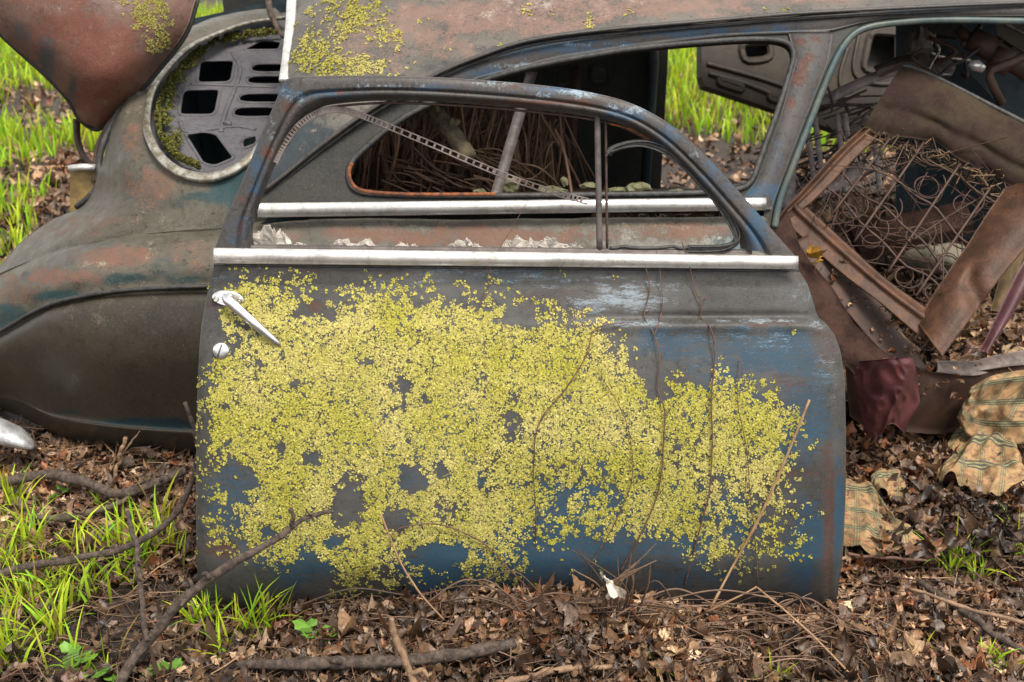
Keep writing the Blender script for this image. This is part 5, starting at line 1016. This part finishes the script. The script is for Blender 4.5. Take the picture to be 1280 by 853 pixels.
o = bandP('wood_slat', [(1262, 300, 2.62), (1250, 345, 2.6), (1238, 388, 2.58)], [(1285, 310, 2.62), (1268, 350, 2.6), (1250, 392, 2.58)], None, simple('ochre_wood', (.17, .11, .05), (.09, .06, .03), .8, 0, 30), hg=.01); props(o, 'ochre slat standing behind the rusty seat frame', 'slat')
r = np.random.default_rng(97); lp_ = []
for _ in range(420):
    y = r.uniform(330, 500); x = r.uniform(np.interp(y, [330, 500], [1000, 1075]), np.interp(y, [330, 420, 440, 500], [1060, 1150, 1290, 1290])); Yv = np.interp(y, [330, 500], [2.47, 2.33]) - .015
    if x > 1060 or y < 430: lp_.append(P(x, y, Yv + (.07 if x > 1150 else 0)))
# (crumbs lie on the boards)
leaves(np.array(lp_[:120]), r.lognormal(-4.2, .3, 120), .5, 'leaf_crumbs', browns((5, 5, 3, 4, 2, 2, 3, .6)), M['leaf'], 'small brown leaf crumbs on the broken sill boards', seed=78)
# ------------------------------------------------------------------ plaid cloth
def cloth(A_, B_, lab, seed, fold=.02, n=60, m_=44, uvs=(1, 1), z0=.085, dig=.03, Yd=None):
    A2 = crs(A_, n); B2 = crs(B_, n); G = np.zeros((m_, n, 3)); rr = np.random.default_rng(seed)
    for j, t in enumerate(np.linspace(0, 1, m_)):
        for i in range(n):
            x, y = A2[i] * (1 - t) + B2[i] * t; s = i / (n - 1)
            h = .62 * fold * (1 - abs(2 * vn(s * 3.2 + t * 1.4, t * 1.7 - s, seed) - 1)) + .3 * fold * vn(s * 11, t * 9, seed + 4) - dig * (1 - sst(0, .12, min(s, 1 - s, t, 1 - t) + .1 * vn(s * 7, t * 7, seed + 1)))
            q_ = PG(x, y, z0 * .8) if Yd is None else P(x, y, Yd[0] + (Yd[1] - Yd[0]) * t - .8 * h)
            if Yd is None: q_[2] += h
            G[j, i] = q_
    uu_, vv_ = np.meshgrid(np.linspace(0, uvs[0], n), np.linspace(0, uvs[1], m_)); idx = np.arange(m_ * n).reshape(m_, n); q2 = np.stack([idx[:-1, :-1], idx[:-1, 1:], idx[1:, 1:], idx[1:, :-1]], -1).reshape(-1, 4)
    N_ = gridn(G); V = np.vstack([G.reshape(-1, 3), (G - N_ * .002).reshape(-1, 3)]); w = np.stack([uu_ + .12 * vv_, vv_], -1).reshape(-1, 2)
    o = mesh('plaid_cloth', V, np.vstack([q2, q2[:, ::-1] + m_ * n]), M['plaid'], uv=np.vstack([w, w])); props(o, lab, 'cloth', 'torn pieces of plaid cloth')
cloth([(1214, 484), (1240, 470), (1285, 462), (1340, 458)], [(1196, 522), (1212, 548), (1252, 556), (1340, 552)], 'largest folded tan plaid cloth piece heaped against the rusty sill', 1, .07, uvs=(1.6, 1.1), Yd=(2.42, 2.40))
cloth([(1190, 548), (1205, 532), (1222, 548)], [(1180, 560), (1195, 566), (1215, 562)], 'smallest plaid scrap tucked below the heaped plaid cloth', 2, .02, 30, 24, (.5, .3))
cloth([(1172, 590), (1200, 564), (1238, 550), (1268, 570)], [(1176, 606), (1205, 610), (1240, 622), (1284, 608)], 'ridged plaid cloth piece lying between heaped and flat pieces', 3, .05, uvs=(1.4, .7))
cloth([(1085, 598), (1105, 590), (1125, 592)], [(1095, 612), (1115, 620), (1137, 618)], 'small plaid corner poking out just above the flat piece', 4, .02, 30, 24, (.6, .4))
cloth([(1035, 600), (1065, 605), (1088, 612), (1100, 640)], [(1035, 668), (1075, 684), (1110, 692), (1152, 680)], 'flat plaid cloth piece partly hidden behind the door edge', 5, .03, uvs=(1.2, 1.0), z0=.075)
r = np.random.default_rng(95); cp = np.array([PG(r.uniform(1100, 1280), r.uniform(560, 690), .07) for _ in range(330)]); cp2 = np.array([PG(r.uniform(1060, 1150), r.uniform(520, 600), .06) for _ in range(160)]); cp = np.vstack([cp, cp2])
leaves(cp, r.lognormal(-3.5, .4, len(cp)), .5, 'loose_leaves', browns((5, 4, 2, 6, .8, 1.2, 3, .3)), M['leaf'], 'dark wet leaves strewn over the plaid cloth', seed=77)

# ------------------------------------------------------------------ camera, light, world
cam = bpy.data.cameras.new('camera'); co = bpy.data.objects.new('camera', cam); COL.objects.link(co); co.location = (0, 0, CH); co.rotation_euler = (math.pi / 2 - PITCH, 0, 0)
cam.sensor_width = 36; cam.lens = F * 36 / 1280; cam.clip_start = .05; cam.clip_end = 300; cam.dof.use_dof = True; cam.dof.focus_distance = 2.02; cam.dof.aperture_fstop = 7.0
S.camera = co
EL, AZ = math.radians(64), math.radians(-25)     # sun high behind the viewer, a little to the right
W = bpy.data.worlds.new('World'); S.world = W; W.use_nodes = True; nt = W.node_tree; bg = nt.nodes['Background']
sk_ = nt.nodes.new('ShaderNodeTexSky'); sk_.sky_type = 'NISHITA'; sk_.sun_disc = False; sk_.sun_elevation = EL; sk_.dust_density = 2.0; sk_.air_density = 1.0
sd = Vector((.55, -.85, 0)).normalized(); sunv = Vector((sd.x * math.cos(EL), sd.y * math.cos(EL), math.sin(EL)))
sk_.sun_rotation = math.atan2(sd.x, sd.y)
hs = nt.nodes.new('ShaderNodeHueSaturation'); hs.inputs['Saturation'].default_value = .12; nt.links.new(sk_.outputs[0], hs.inputs['Color']); nt.links.new(hs.outputs[0], bg.inputs[0]); bg.inputs[1].default_value = .13
su = bpy.data.lights.new('sun', 'SUN'); su.energy = 2.0; su.angle = math.radians(18); su.color = (1, .93, .82); so_ = bpy.data.objects.new('sun', su); COL.objects.link(so_); so_.rotation_euler = sunv.to_track_quat('Z', 'Y').to_euler()
vs = S.view_settings; vs.view_transform = 'Standard'; vs.look = 'None'; vs.gamma = 1; vs.exposure = 1.15; vs.use_curve_mapping = False
S.cycles.use_denoising = True
